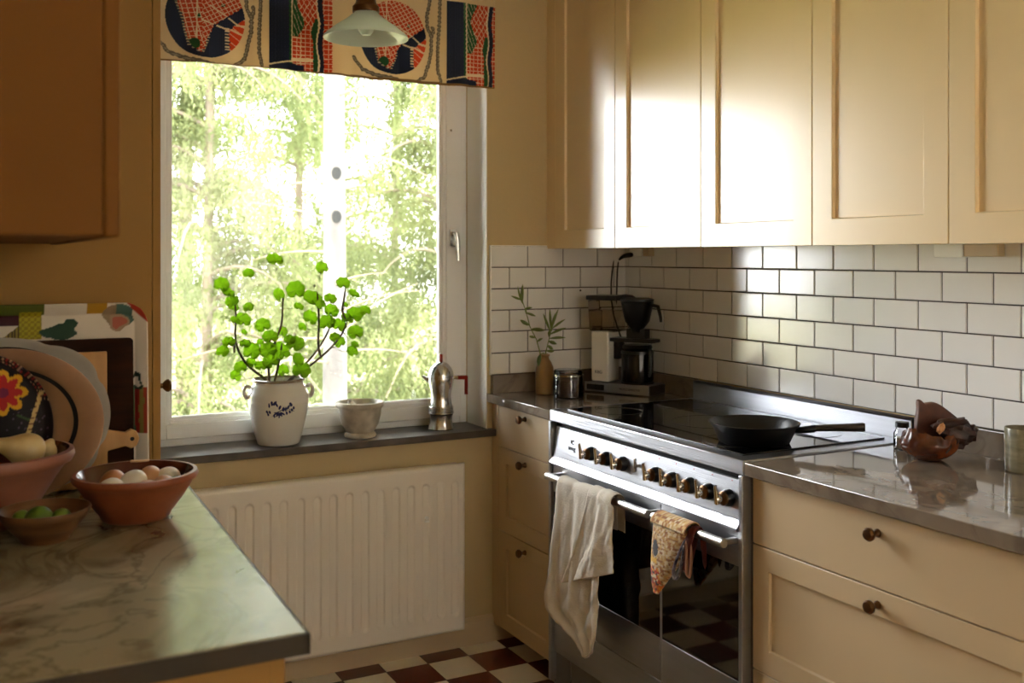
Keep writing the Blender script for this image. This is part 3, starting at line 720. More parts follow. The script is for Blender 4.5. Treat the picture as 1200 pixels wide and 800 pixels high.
def valcol(p):
    if p.z < VZ0 + .006: return (150, 118, 78)
    X = (p.x + 1.612 + .2) % .622 - .2; Z = p.z - 2.134
    wob = .0012 * math.sin(p.x * 300) + .001 * math.sin(p.z * 410 + p.x * 90)
    q1, q2 = X / .126, Z / .126; R = math.hypot(q1 * 1.02, q2)
    if R < .985:
        w = wob * 12
        if inpoly(q1 + w, q2, poly_r):
            if (q1 + .28) ** 2 + (q2 + .66) ** 2 < .018: return GRN
            if min(dseg(q1, q2, (-.11, -.06), (.6, -.27)), dseg(q1, q2, (.1, .32), (.92, -.17)), dseg(q1, q2, (-.2, 1), (-.24, -.75))) < .018: return LIN
            if (q1 * .92 + q2 * (.25 if q1 < -.1 else .65)) * 8.2 % 1 < .17 or (q2 * .97 - q1 * (.1 if q1 < -.1 else .55)) * 9 % 1 < .15: return LIN
            if math.hypot(q1 + .18, q2 - .02) < .06 or math.hypot(q1 - .42, q2 - .35) < .05: return GRN
            return RED if (q1 * 31 + q2 * 17) % 1 > .06 else (222, 110, 74)
        if inpoly(q1 + w, q2, poly_b):
            if min(dseg(q1, q2, (.57, -.22), (.95, -.35)), dseg(q1, q2, (.6, -.1), (1, -.12))) < .025 or (q2 * 5 + q1 * 3) % 1 < .1: return LIN
            return (222, 84, 48)
        if inpoly(q1 + .06, q2, poly_r) or inpoly(q1 - .05, q2, poly_r): return (208, 196, 160) if q1 < .1 and (q2 * 14) % 1 < .5 or abs(q1 + .0) < .0 else NAV
        if -.75 < q2 < -.2 and .46 < q1 < .57 and (q2 * 13) % 1 < .5: return LIN
        if min(dseg(q1, q2, (.2, -.15), (.6, -.27)), dseg(q1, q2, (.3, .2), (.95, -.2))) < .022: return LIN
        if inpoly(q1 - .12, q2 * .9, poly_r) and q2 < .4 and (q2 * 12 + q1 * 5) % 1 < .35 and q1 < -.2: return LIN
        return NAV if (q1 * 23) % 1 > .12 else (58, 68, 96)
    if .197 <= X <= .406 and Z < .148:
        u = (X - .197) / .209 + wob * 4; v = (Z + .144) / .29
        if dseg(u, v, (0, .06), (.62, .16)) < .009: return LIN
        if v < .09 - .06 * u + .02 and u < .55: return NAV
        if u < .31: return NAV if (u * 21) % 1 > .1 else (56, 66, 94)
        if u < .345: return GRN if v < .8 else (90, 130, 90)
        if u < .37: return LIN if v > .1 else GRN
        cc = .055 * math.sin(v * 14)
        if u > .86 + cc * .3: return RED if (v * 18) % 1 > .14 and (u * 15) % 1 > .12 else LIN
        if u > .79 + cc * .4 and v > .02: return NAV
        if u > .76 + cc * .4: return LIN
        if v > .40 and u < .50 + cc: return GRN if (u * 16 + v * 9) % 1 > .12 else LIN
        if .28 < v < .62 and u > .66 + abs(v - .45) * .4: return GRN
        if v < .35 and u > .70: return GRN
        if .12 < v < .16 and u > .37: return LIN
        if v > .5:
            if ((u + v) * 12) % 1 < .14 or ((u - v * .8) * 12) % 1 < .14: return LIN
        elif (u * 14) % 1 < .15 or (v * 21) % 1 < .17: return LIN
        return RED
    for Xs in (X, X - .622):
        for k, r in enumerate(ropes):
            dd = dpl(Xs, Z, r)
            if dd < .0058 + wob:
                return (168, 158, 138) if dd < .0022 and (Z * 120) % 1 < .7 else GRY
    return CRM
vg = MB().grid(lambda u, v: Vector((VX0 + (VX1 - VX0) * u, -.062 + .006 * math.sin(u * 34) * (1 - v * .6) + .004 * math.sin(u * 83 + 1) * (1 - v), VZ0 + (VZ1 - VZ0) * v + (1 - v) * .004 * math.sin(u * 6.5))), 640, 200)
t = thing('valance', 'cream cotton valance printed with red and blue city maps, across the window top', 'curtain', ((VX0 + VX1) / 2, -.06, VZ0))
vg.build('fabric', M['cloth'], t, col=valcol, auto=180, solid=.0008)
MB().tube([(VX0 + .02, -.045, VZ1 - .02), (VX1, -.045, VZ1 - .02)], .008, 10).tube([(VX1 - .03, -.045, VZ1 - .02), (VX1 - .03, 0, VZ1 - .02)], .005, 8).build('rod', M['white'], t)

# pendant lamp
lx, ly, lz = -1.263, -.549, 2.012
t = thing('pendant_lamp', 'opal glass pendant lamp hanging in front of the window', 'lamp', (lx, ly, lz))
pr = [(.030, .078), (.034, .072), (.055, .054), (.085, .034), (.108, .016), (.119, .006), (.120, .0), (.118, .0005), (.106, .013), (.083, .030), (.053, .050), (.030, .070)]
MB().lathe(pr, (lx, ly, lz), 80).build('lamp_shade', M['opal'], t, auto=60)
MB().lathe([(0, .074), (.038, .074), (.038, .09), (.030, .10), (.024, .13), (.008, .14), (0, .14)], (lx, ly, lz), 32).build('socket', M['bronze'], t)
MB().tube([(lx, ly, lz + .13), (lx, ly, ZC)], .003, 8).build('cord', M['cord'], t)
MB().lathe([(.0, .008), (.012, .010), (.022, .022), (.024, .034), (.018, .050), (.012, .062), (.012, .078)], (lx, ly, lz), 32).build('bulb', M['opal'], t)

# ------------------------------------------------------------------ corner of the right worktop
vx, vy = -.425, -.105
t = thing('stoneware_bottle', 'ochre stoneware bottle holding sage sprigs, in the tiled corner', 'vase', (vx, vy, ZW))
MB().lathe([(0, 0), (.030, 0), (.0325, .003), (.033, .085), (.032, .097), (.024, .116), (.017, .126), (.016, .134), (.019, .137), (.019, .143), (.014, .144), (.013, .130), (0, .12)], (vx, vy, ZW), 48).build('body', M['vase'], t)
def sprig(label, pts, lvs, yy):
    t = thing('sage_sprig', label, 'sprig', (vx, vy, ZW + .06), group='sage sprigs in the ochre bottle')
    P = [(vx + .002, vy, ZW + .10)] + [(x, yy, z) for x, z in pts]
    MB().tube(P, [.0022 - .0012 * i / len(P) for i in range(len(P))], 6).build('stem', M['petiole'], t)
    for (x0, z0, x1, z1, w, dy) in lvs:
        a = Vector((x0, yy, z0)); b_ = Vector((x1, yy + dy, z1)); ax = b_ - a; side = ax.cross(Vector((rnd.uniform(-.5, .5), 1, rnd.uniform(-.4, .4)))).normalized(); nn = side.cross(ax).normalized()
        mb = MB(); n = 8; rows = []
        for i in range(n + 1):
            f = i / n; ww = w * math.sin(PI * min(1, f * .93 + .05)) ** .8; cc = a + ax * f + nn * (-.12 * ax.length * f * f)
            rows.append([mb.bm.verts.new(cc - side * ww + nn * ww * .3), mb.bm.verts.new(cc), mb.bm.verts.new(cc + side * ww + nn * ww * .3)])
        for A, B_ in zip(rows, rows[1:]):
            for k in range(2): mb.face([A[k], A[k + 1], B_[k + 1], B_[k]])
        mb.build('leaf', M['sage'], t, auto=180, solid=.0006)
sprig('taller sage sprig leaning left out of the ochre bottle', [(-.443, 1.041), (-.458, 1.091), (-.486, 1.141), (-.5, 1.19), (-.514, 1.227), (-.517, 1.24)],
      [(-.517, 1.225, -.512, 1.29, .006, .01), (-.514, 1.222, -.547, 1.285, .005, -.01), (-.516, 1.235, -.565, 1.252, .004, 0), (-.505, 1.205, -.486, 1.21, .004, -.02), (-.5, 1.19, -.468, 1.178, .0045, -.01), (-.486, 1.145, -.535, 1.165, .007, -.01), (-.48, 1.13, -.44, 1.128, .007, -.03), (-.462, 1.1, -.49, 1.105, .005, .0), (-.455, 1.085, -.43, 1.095, .005, .01), (-.50, 1.185, -.492, 1.205, .005, .02)], vy)
sprig('bushier right-hand sage sprig in the ochre bottle', [(-.426, 1.04), (-.41, 1.095), (-.402, 1.134), (-.395, 1.15)],
      [(-.405, 1.12, -.43, 1.185, .0045, .01), (-.40, 1.13, -.385, 1.185, .005, .0), (-.40, 1.12, -.40, 1.20, .005, .02), (-.398, 1.13, -.352, 1.165, .0045, -.01), (-.395, 1.14, -.37, 1.20, .004, .01), (-.405, 1.11, -.35, 1.135, .006, -.01), (-.408, 1.095, -.355, 1.10, .005, -.02), (-.412, 1.085, -.385, 1.075, .0065, -.01), (-.416, 1.07, -.395, 1.055, .006, .0), (-.41, 1.1, -.42, 1.13, .006, -.02), (-.42, 1.05, -.40, 1.05, .005, -.02)], vy - .008)
sprig('drooping sage leaf hanging over the left shoulder of the ochre bottle', [(-.436, 1.045), (-.446, 1.04)], [(-.446, 1.04, -.466, .998, .009, -.01)], vy - .01)

jx, jy = -.395, -.222
t = thing('glass_jar', 'lidded glass jar of ground coffee beside the ochre bottle', 'jar', (jx, jy, ZW))
jp = [(0, .0), (.049, 0), (.0525, .004), (.0525, .074), (.050, .080), (.047, .082), (.047, .079), (.0495, .073), (.0495, .006), (0, .004)]
MB().lathe(jp, (jx, jy, ZW), 56).build('jar_body', M['glassy'], t)
MB().lathe([(0, .005), (.0488, .005), (.0488, .062), (.03, .066), (0, .063)], (jx, jy, ZW), 40).build('ground_coffee', M['ground'], t)
MB().lathe([(.046, .082), (.0505, .083), (.0505, .094), (.047, .098), (0, .100), (0, .097), (.046, .094)], (jx, jy, ZW), 56).build('lid', M['glassy'], t)
MB().lathe([(.0505, .076), (.054, .077), (.054, .081), (.0505, .082)], (jx, jy, ZW), 56).build('rim_wire', M['chrome'], t)

# coffee maker, local frame: u along the front (+x local), depth +y local, z up
KM = thing('coffee_maker', 'tall filter coffee maker with silver column and black filter basket in the corner', 'coffee maker', (-.264, -.118, ZW), math.atan2(-.893, .45), local=True)
MB().box(0, 0, 0, .268, .125, .036).build('base', M['black'], KM, bevel=.004)
MB().box(0.002, -.002, .004, .266, .001, .038).build('base_trim', M['steel'], KM, bevel=.001)
sw = MB().box(.012, -.0035, .010, .085, -.001, .030).build('switch_panel', M['black'], KM, bevel=.0008)
for k in range(2): MB().box(.030 + k * .026, -.006, .014, .044 + k * .026, -.003, .026).build('switch', M['black'], sw, bevel=.001)
text_mesh('MOCCAMASTER', .0115, 'brand_print', M['text'], KM, lambda a, b_, c: (.19 + a, -.0024 - c, .020 + b_))
col_ = MB().box(.018, .018, .038, .090, .100, .222).build('column', mat('satin_silver', (238, 234, 224), .4, metal=.15), KM, bevel=.006)
text_mesh('KBG', .016, 'model_print', M['text'], col_, lambda a, b_, c: (.050 + a, .0178 - c, .073 + b_))
rs = MB()
rs.prism([(.012, .010), (.125, .010), (.125, .108), (.012, .108)], lambda u, v, w: Vector((u + (w - .222) * .06 * (1 if u > .05 else -1), v, w)), .222, .338)
res = rs.build('water_tank', M['smoke'], KM, bevel=.008)
MB().box(.02, .018, .224, .118, .10, .30).build('tank_water', thin_glass('tinted_water', (244, 240, 232)), res, bevel=.006)
MB().box(.002, .004, .336, .132, .114, .354).build('tank_lid', M['black'], KM, bevel=.005)
MB().tube([(.09, .06, .345), (.14, .06, .352), (.165, .06, .350), (.185, .06, .338)], .007, 10).build('outlet_arm', M['black'], KM)
MB().lathe([(.022, .222), (.024, .235), (.045, .262), (.058, .325), (.060, .332), (.056, .332), (.054, .322), (.040, .262), (0, .24)], (.188, .058, 0), 48).box(.150, .045, .19, .226, .085, .235).build('filter_basket', M['black'], KM, bevel=.002)
MB().lathe([(0, .333), (.058, .333), (.061, .336), (.061, .342), (.045, .347), (0, .348)], (.188, .058, 0), 48).build('basket_lid', M['black'], KM)
MB().tube([(.245, .058, .322), (.272, .058, .318), (.282, .058, .28), (.284, .058, .262)], [.007, .007, .006, .005], 10).build('basket_handle', M['black'], KM)
MB().box(.085, .030, .186, .262, .098, .200).box(.085, .06, .12, .11, .1, .2).build('arm', M['black'], KM, bevel=.004)
MB().lathe([(0, .038), (.060, .038), (.060, .043), (.056, .045), (0, .045)], (.188, .060, 0), 40).build('hot_plate', M['dark'], KM)
MB().tube([(.13, .125, .02), (.16, .15, .02), (.10, .155, .12), (.02, .16, .28), (.016, .165, .40), (.03, .168, .49)], .0035, 8).build('cord', M['cord'], KM, subd=1)
CF = thing('coffee_carafe', 'glass coffee jug with black lid on the coffee maker hot plate', 'jug', KM.location + Matrix.Rotation(KM.rotation_euler.z, 3, 'Z') @ Vector((.188, .060, .0455)), KM.rotation_euler.z, local=True)
MB().lathe([(0, 0), (.054, 0), (.058, .004), (.058, .095), (.054, .112), (.050, .120), (.0485, .120), (.052, .110), (.056, .094), (.056, .006), (0, .003)], n=48).build('glass', M['carafe'], CF)
MB().lathe([(0, .119), (.053, .119), (.055, .124), (.050, .132), (0, .135)], n=48).lathe([(.0545, .100), (.0595, .100), (.0595, .110), (.0545, .112)], n=48).build('lid', M['black'], CF)
MB().tube([(.052, -.012, .118), (.07, -.030, .118), (.074, -.040, .10), (.072, -.040, .04), (.066, -.036, .02)], [.009, .009, .009, .008, .007], 10, flat=.6).build('handle', M['black'], CF, subd=1)
t = thing('power_plug', 'black angled plug of the coffee maker in the socket under the wall cabinets', 'plug', (-.05, -.10, 1.39))
MB().tube([(-.05, -.122, 1.398), (-.05, -.075, 1.396), (-.056, -.050, 1.388), (-.062, -.042, 1.375)], [.011, .010, .006, .004], 12).build('body', M['cord'], t, subd=1)
MB().tube([(-.062, -.042, 1.375), (-.064, -.035, 1.34), (-.062, -.030, 1.27), (-.064, -.030, 1.2)], .0035, 8).build('cord', M['cord'], t, subd=1)
for lab, (ya, yb, yc) in (('cream socket box under the wall cabinets above the coffee maker', (-.085, -.165, -.20)), ('cream socket box under the wall cabinets above the wooden root bowl', (-1.475, -1.562, -1.66))):
    t = thing('power_socket', lab, 'socket', (-.03, (ya + yc) / 2, 1.388), group='socket boxes under the wall cabinets')
    MB().box(-.040, ya, 1.390, -.0085, yb, 1.4235).build('housing', M['reveal'], t, bevel=.002)
    MB().box(-.036, yb, 1.392, -.0085, yc, 1.4235).build('outlet', M['cream_l'], t, bevel=.002)

# ------------------------------------------------------------------ frying pan
px_, py_ = -.432, -1.232
t = thing('frying_pan', 'black cast iron frying pan with dark wooden handle on the glass hob', 'pan', (px_, py_, .9036))
R_ = .118
MB().lathe([(0, 0), (.086, 0), (.092, .003), (.108, .040), (.1165, .049), (.1185, .053), (.115, .054), (.104, .044), (.088, .008), (0, .006)], (px_, py_, .9037), 80).build('pan_body', M['iron'], t, auto=50)
hd_ = Vector((.735, -.678, 0)); c = Vector((px_, py_, .945)); up = Vector((0, 0, 1)); sd = hd_.cross(up)
def loft(mb, secs, n=14):
    rings = []
    for (d0, z, w, h) in secs: rings.append([mb.bm.verts.new(c + hd_ * d0 + up * (z + h * math.sin(2 * PI * k / n)) + sd * w * math.cos(2 * PI * k / n)) for k in range(n)])
    for a, b_ in zip(rings, rings[1:]):
        for k in range(n): mb.face([a[k], a[(k + 1) % n], b_[(k + 1) % n], b_[k]])
    mb.face(rings[0][::-1]); mb.face(rings[-1]); return mb
loft(MB(), [(.104, -.006, .020, .006), (.125, -.004, .016, .009), (.150, .0, .013, .010), (.155, .001, .012, .010)]).build('handle_socket', M['iron'], t)
loft(MB(), [(.150, .001, .009, .008), (.19, .004, .012, .009), (.24, .007, .0125, .0105), (.272, .009, .013, .0115), (.277, .009, .011, .010)]).build('handle', M['wood_handle'], t)

# ------------------------------------------------------------------ root bowl, shaker, mug
bx, by = -.165, -1.592
Rv = Vector((math.cos(YAW), -math.sin(YAW), 0)); Fv = Vector((math.sin(YAW), math.cos(YAW), 0)); U3 = Vector((0, 0, 1))
t = thing('root_bowl', 'reddish brown burl wood bowl with a twisted root rim on the worktop', 'bowl', (bx, by, ZW))
c = Vector((bx, by, ZW))
def rootf(u, v):
    # closed thick shell; v 0..1 outside bottom->rim, 1..2 inside back down
    a = 2 * PI * u; w = v * 2
    f = w if w <= 1 else 2 - w
    r = .020 + .055 * math.sin(min(1, f) * PI * .72) ** .8
    if w > 1: r -= .010
    q = Vector((math.cos(a), math.sin(a), 0))
    nz = noise.noise(Vector((math.cos(a) * 1.5, math.sin(a) * 1.5, f * 1.8)) + Vector((3, 5, 1)))
    nz2 = noise.noise(Vector((math.cos(a) * 5, math.sin(a) * 5, f * 5)))
    hgt = .074 + .012 * math.sin(2 * a + 1) - .010 * max(0, -math.cos(a))
    r *= 1 + .16 * nz + .05 * nz2
    side = q.x * r * (.86 if q.x > 0 else .90); dep = q.y * r * .80
    lean = 0
    z = (.004 if w > 1 else 0) + hgt * (f ** 1.25) * (1 + .15 * nz2 * f)
    return c + Rv * (side + lean - .020) + Fv * (dep + .006) + U3 * z
MB().grid(rootf, 90, 56, cu=True).build('hollow_body', M['root'], t, auto=70)
def blob(mb, p, rx, ry, rz, seed, rot=0., amp=.3):
    n1, n2 = 28, 18; rings = []
    for j in range(n2 + 1):
        th = PI * j / n2; ring_ = []
        for i in range(n1):
            ph = 2 * PI * i / n1; q = Vector((math.sin(th) * math.cos(ph), math.sin(th) * math.sin(ph), math.cos(th)))
            k = 1 + amp * noise.noise(q * 1.7 + Vector((seed, seed * 2, 0))) + amp * .4 * noise.noise(q * 4 + Vector((seed, 0, seed)))
            x, y, z = q.x * rx * k, q.y * ry * k, q.z * rz * k
            x, z = x * math.cos(rot) - z * math.sin(rot), x * math.sin(rot) + z * math.cos(rot)
            ring_.append(mb.bm.verts.new(c + Rv * (p[0] + x) + Fv * (p[1] + y) + U3 * (p[2] + z)))
        rings.append(ring_)
    for A, B_ in zip(rings, rings[1:]):
        for k in range(n1): mb.face([A[k], B_[k], B_[(k + 1) % n1], A[(k + 1) % n1]])
    return mb
# upper leaning flap of the root: thick curved sheet
def flapf(u, v):
    # u across (0 left spike .. 1 right knob), v height, closed ring in thickness
    return None
out = [(-.054, .062), (-.050, .096), (-.044, .128), (-.049, .146), (-.034, .147), (-.030, .134), (-.004, .142), (.022, .130), (.052, .106), (.078, .086), (.094, .074), (.092, .056), (.072, .044), (.050, .026), (.02, .02), (-.03, .04)]
fl = MB(); n = len(out); lay = []
for k, (off, sh) in enumerate(((.004, .86), (.0, .97), (.012, 1.0), (.022, .97), (.026, .86))):
    lay.append([fl.bm.verts.new(c + Rv * (.012 + (a - .012) * sh) + Fv * (off + .022 + .25 * abs(a - .015) * (-1 if a < .0 else .3) ) + U3 * (.07 + (z - .07) * sh)) for a, z in out])
for A, B_ in zip(lay, lay[1:]):
    for k in range(n): fl.face([A[k], A[(k + 1) % n], B_[(k + 1) % n], B_[k]])
fl.face(lay[0]); fl.face(lay[-1][::-1])
fl.build('root_flap', M['root_in'], t, subd=2)
kb = MB(); blob(kb, (.020, -.022, .093), .042, .018, .012, 2, .12, .35); blob(kb, (.078, .000, .068), .018, .014, .019, 5, .2, .5); blob(kb, (.040, -.018, .070), .040, .022, .026, 8, -.3, .4); blob(kb, (.045, -.005, .050), .028, .02, .02, 12, .1, .5)
kb.build('root_knob', mat('dark_burl', (70, 36, 22), .5, rgb2=(46, 24, 15), noise_scale=30), t)
br_ = MB(); blob(br_, (-.010, -.040, .084), .008, .006, .013, 3, -.5, .3); br_.build('broken_edge', M['root_l'], t)

t = thing('spice_jar', 'small glass jar with black cap half hidden behind the root bowl', 'jar', (-.125, -1.425, ZW))
jx, jy = -.128, -1.450
MB().lathe([(0, 0), (.020, 0), (.0215, .003), (.0215, .042), (.016, .050), (.016, .056), (.014, .056), (.0195, .040), (.0195, .005), (0, .003)], (jx, jy, ZW), 32).build('jar_body', M['glassy'], t)
MB().lathe([(0, .004), (.019, .004), (.019, .030), (0, .031)], (jx, jy, ZW), 24).build('contents', M['egg_w'], t)
MB().lathe([(0, .0565), (.0175, .0565), (.0175, .068), (.016, .070), (0, .070)], (jx, jy, ZW), 32).build('cap', M['black'], t)

gx, gy = -.100, -1.775
t = thing('mug', 'grey-green glazed stoneware mug cut by the right edge of the photo', 'mug', (gx, gy, ZW))
MB().lathe([(0, 0), (.036, 0), (.039, .003), (.0405, .02), (.041, .098), (.040, .101), (.0385, .099), (.0375, .03), (.03, .008), (0, .007)], (gx, gy, ZW), 56, fn=lambda a, z: 1 + .006 * math.sin(z * 700)).build('body', M['mug'], t)
hdv = -(Rv * .93 - Fv * .05); hh = [Vector((gx, gy, ZW)) + (Rv * r + Fv * .01) + U3 * z for r, z in ((.038, .085), (.060, .080), (.066, .055), (.058, .032), (.038, .025))]
MB().tube(hh, .006, 10).build('handle', M['mug'], t, subd=1)

# ------------------------------------------------------------------ towel and crochet mitt
def resample(P, n):
    L = [0]
    for a, b_ in zip(P, P[1:]): L.append(L[-1] + math.dist(a, b_))
    out = []
    for i in range(n + 1):
        s = L[-1] * i / n; k = 0
        while k < len(P) - 2 and L[k + 1] < s: k += 1
        f = (s - L[k]) / max(1e-9, L[k + 1] - L[k]); out.append(tuple(a + (b_ - a) * f for a, b_ in zip(P[k], P[k + 1])))
    return out
def drape(mb, left, right, x0, amp, fr_, ph, nr=60, nc=50, over=False):
    l, r = resample(left, nr), resample(right, nr)
    rows = []
    for j in range(nr + 1):
        row = []
        f = j / nr
        for i in range(nc + 1):
            g = i / nc; y = l[j][0] + (r[j][0] - l[j][0]) * g; z = l[j][1] + (r[j][1] - l[j][1]) * g
            a = amp * (.30 + .70 * min(1, f * 1.6))
            x = x0 - a * (math.sin(g * fr_ * PI + ph + f * 1.4) + .45 * math.sin(g * fr_ * 2.3 * PI + ph * 2 - f * 3) + .9 * noise.noise(Vector((y * 26 + z * 10, z * 12, ph))) + .8 * abs(noise.noise(Vector(((y + z * .55) * 34, (z - y) * 5, ph + 4)))) + .35 * noise.noise(Vector((y * 70, z * 60, ph))))
            row.append(mb.bm.verts.new((x, y, z)))
        rows.append(row)
    if over:
        for k in range(1, 9):
            th = PI * k / 8; row = []
            for i in range(nc + 1):
                v = rows[0][i].co if k == 1 else base[i]
                if k == 1: 
                    if i == 0: base = []
                    base.append(rows[0][i].co.copy())
                b0 = base[i]; row.append(mb.bm.verts.new((-.650 + (b0.x + .650) * math.cos(th), b0.y, b0.z + abs(b0.x + .650) * math.sin(th) * .9)))
            rows.insert(0, row)
        row = [mb.bm.verts.new((v.co.x + .001, v.co.y, v.co.z - .09)) for v in rows[0]]; rows.insert(0, row)
    for A, B_ in zip(rows, rows[1:]):
        for k in range(nc): mb.face([A[k], A[k + 1], B_[k + 1], B_[k]])
tw = MB()
tz = .7015
drape(tw, [(-.615, tz), (-.605, .607), (-.590, .538), (-.563, .424), (-.547, .33), (-.552, .296), (-.60, .279), (-.70, .255), (-.768, .221)],
      [(-.880, tz), (-.870, .60), (-.852, .483), (-.854, .416), (-.845, .303), (-.825, .252), (-.79, .225)], -.6690, .0078, 4.2, .4, over=True)
drape(tw, [(-.800, tz), (-.770, .617), (-.715, .504), (-.655, .412), (-.650, .402)], [(-.915, tz), (-.929, .69), (-.925, .606), (-.930, .52), (-.929, .508)], -.6765, .0064, 2.6, 2.2, nr=50, nc=36, over=True)
t = thing('tea_towel', 'crumpled natural linen tea towel hanging over the left oven door handle', 'towel', (-.66, -.74, .22))
tw.build('cloth', M['linen'], t, auto=180, solid=.0016)

rnd = random.Random(5)
def woolcol(p):
    z = p.z; y = p.y
    k = int(z / .0055) * 7.13 + int(y / .0065) * 3.37
    h = (math.sin(k * 12.9898) * 43758.5453) % 1
    row = int(z / .0055) % 2
    if z < .585 and y > -1.158:
        return [(224, 150, 40), (196, 62, 30), (232, 214, 170), (60, 46, 40), (214, 110, 36)][int(h * 5)]
    if (y + 1.142) ** 2 / .0002 + (z - .636) ** 2 / .0005 < 1: return (44, 40, 42)
    if z < .61 and z > .596 and y > -1.15: return (226, 178, 60)
    return [(212, 176, 112), (196, 152, 84), (224, 206, 168), (170, 112, 60), (206, 180, 130)][int(h * 5)] if row or h > .25 else (150, 96, 52)
t = thing('oven_mitt', 'yellow and brown crocheted oven mitt hanging on the right oven door handle', 'oven mitt', (-.66, -1.18, .52))
lf = [(-1.120, .700), (-1.113, .643), (-1.109, .586), (-1.112, .531), (-1.118, .514)]
rt = [(-1.262, .702), (-1.250, .666), (-1.216, .603), (-1.172, .555), (-1.135, .512)]
l, r = resample(lf, 60), resample(rt, 60)
mt = MB()
def mittf(u, v):
    a = 2 * PI * u; j = min(60, int(v * 60)); yl, zl = l[j]; yr, zr = r[j]
    ymid, zmid = (yl + yr) / 2, (zl + zr) / 2; hw = (yr - yl) / 2
    th = .020 * math.sin(min(1, v * .85 + .18) * PI) ** .5 if v < .97 else .006
    st_ = .0012 * math.sin(v * 150) * math.sin(a * 26)
    return Vector((-.671 - .75 * th * math.sin(a) - st_, ymid + hw * math.cos(a), zmid + (zr - zl) / 2 * math.cos(a)))
mt.grid(mittf, 130, 60, cu=True)
# fold over the bar
def topf(u, v):
    a = PI * v; y = -1.120 - .142 * u; r0 = .0165 + .0008 * math.sin(v * 60) * math.sin(u * 60)
    cxo = -.666
    return Vector((-.650 - (.034 if v < .5 else .018) * math.cos(a), y, .698 + .026 * math.sin(a)))
mt.grid(topf, 80, 24)
mt.build('mitt_front', M['wool'], t, auto=180, solid=.003, col=woolcol)
MB().grid(lambda u, v: Vector((-.628 - .004 * math.sin(u * 9), -1.125 - .13 * u * (1 - v * .3), .700 - .12 * v)), 20, 20).build('mitt_back', M['wool_d'], t, solid=.004, auto=180)
t = thing('pot_holder', 'dark red knitted pot holder with pale edge folded over the bar beside the mitt', 'pot holder', (-.66, -1.27, .57))
fd = MB()
for (ya, xx, zb, ww) in ((-1.268, -.674, .585, .020), ):
    fd.tube([(-.626, ya - .004, .60), (-.628, ya, .69), (-.64, ya, .716), (-.66, ya, .716), (xx, ya, .69), (xx - .002, ya + .012, .64), (xx, ya + .028, .600)], [.008, .012, .012, .012, .014, .015, .009], 12, flat=.45)
fd.build('knitted_fold', M['wool_d'], t, subd=1)
MB().tube([(-.680, -1.262, .690), (-.685, -1.238, .64), (-.690, -1.222, .600), (-.688, -1.226, .575), (-.688, -1.244, .583), (-.690, -1.262, .63), (-.690, -1.268, .68)], [.0045, .005, .006, .007, .006, .005, .004], 10, flat=.6).build('pale_edge', mat('grey_wool', (150, 144, 150), .95, bump=.6, bump_scale=200, rgb2=(60, 56, 70), noise_scale=60), t, subd=1)
MB().tube([(-.685, -1.270, .690), (-.688, -1.279, .64), (-.686, -1.272, .598), (-.684, -1.284, .592), (-.684, -1.292, .63), (-.682, -1.288, .685)], [.0045, .005, .006, .006, .005, .004], 10, flat=.6).build('brown_edge', mat('tan_wool', (146, 100, 74), .95, bump=.6, bump_scale=200), t, subd=1)

# ------------------------------------------------------------------ left worktop
def bowl(name, label, p, prof_, m, m_in, n=72, extra=None):
    t = thing(name, label, 'bowl', p)
    k = max(range(len(prof_)), key=lambda i: prof_[i][1])
    MB().lathe(prof_[:k + 1], p, n, fn=extra).build('outer_wall', m, t, auto=60)
    MB().lathe([(a, b_ + .0) for a, b_ in prof_[k:]], p, n, fn=extra).build('inner_glaze', m_in, t, auto=60)
    return t
ex, ey = -1.977, -1.254
bowl('egg_bowl', 'terracotta bowl of eggs with a chipped rim near the window', (ex, ey, ZW),
     [(0, 0), (.058, 0), (.062, .004), (.066, .012), (.086, .038), (.101, .062), (.106, .072), (.112, .075), (.1145, .081), (.112, .088), (.105, .0885), (.101, .084), (.094, .066), (.078, .038), (.05, .013), (0, .010)], M['terracotta'], M['terra_in'])
MB().obox((ex + .022, ey + .105, ZW + .0875), (1, -.2, 0), (.2, 1, 0), (0, 0, 1), .018, .0055, .0016)  .build('chip', mat('pale_clay', (214, 180, 140), .8), bpy.data.objects['egg_bowl'], bevel=.001)
def egg(label, p, m, rot, tilt=1.3):
    t = MB(); prof_ = []
    n = 18
    for k in range(n + 1):
        a = PI * k / n; prof_.append((.0215 * math.sin(a) * (1 - .12 * math.cos(a)), -.028 * math.cos(a)))
    prof_[0] = (0, prof_[0][1]); prof_[-1] = (0, prof_[-1][1])
    t.lathe(prof_, (0, 0, 0), 28)
    bmesh.ops.rotate(t.bm, verts=t.bm.verts, cent=(0, 0, 0), matrix=Matrix.Rotation(rot, 3, 'Z') @ Matrix.Rotation(tilt, 3, 'Y'))
    for v in t.bm.verts: v.co += Vector(p)
    o = t.build('egg', M[m]); return setp(o, label, 'egg', 'eggs in the terracotta bowl')
eggs = [('pale egg at the left side of the egg bowl', (-.050, -.026, .062), 'egg_w', .4), ('brown egg second from the left in the egg bowl', (-.040, .022, .067), 'egg_b', .9),
        ('bluish white egg in the middle of the egg bowl', (-.005, .010, .066), 'egg_w', .2), ('tan egg right of the white one in the egg bowl', (.030, .032, .066), 'egg_t', 1.2),
        ('cream egg farthest right in the egg bowl', (.060, .030, .062), 'egg_w', .0), ('small pale egg in front, low in the egg bowl', (.010, -.044, .055), 'egg_t', .6),
        ('tan egg low at the right front of the egg bowl', (.050, -.016, .055), 'egg_t', 1.6)]
for lab, d_, m, r_ in eggs: egg(lab, (ex + d_[0], ey + d_[1], ZW + d_[2]), m, r_)
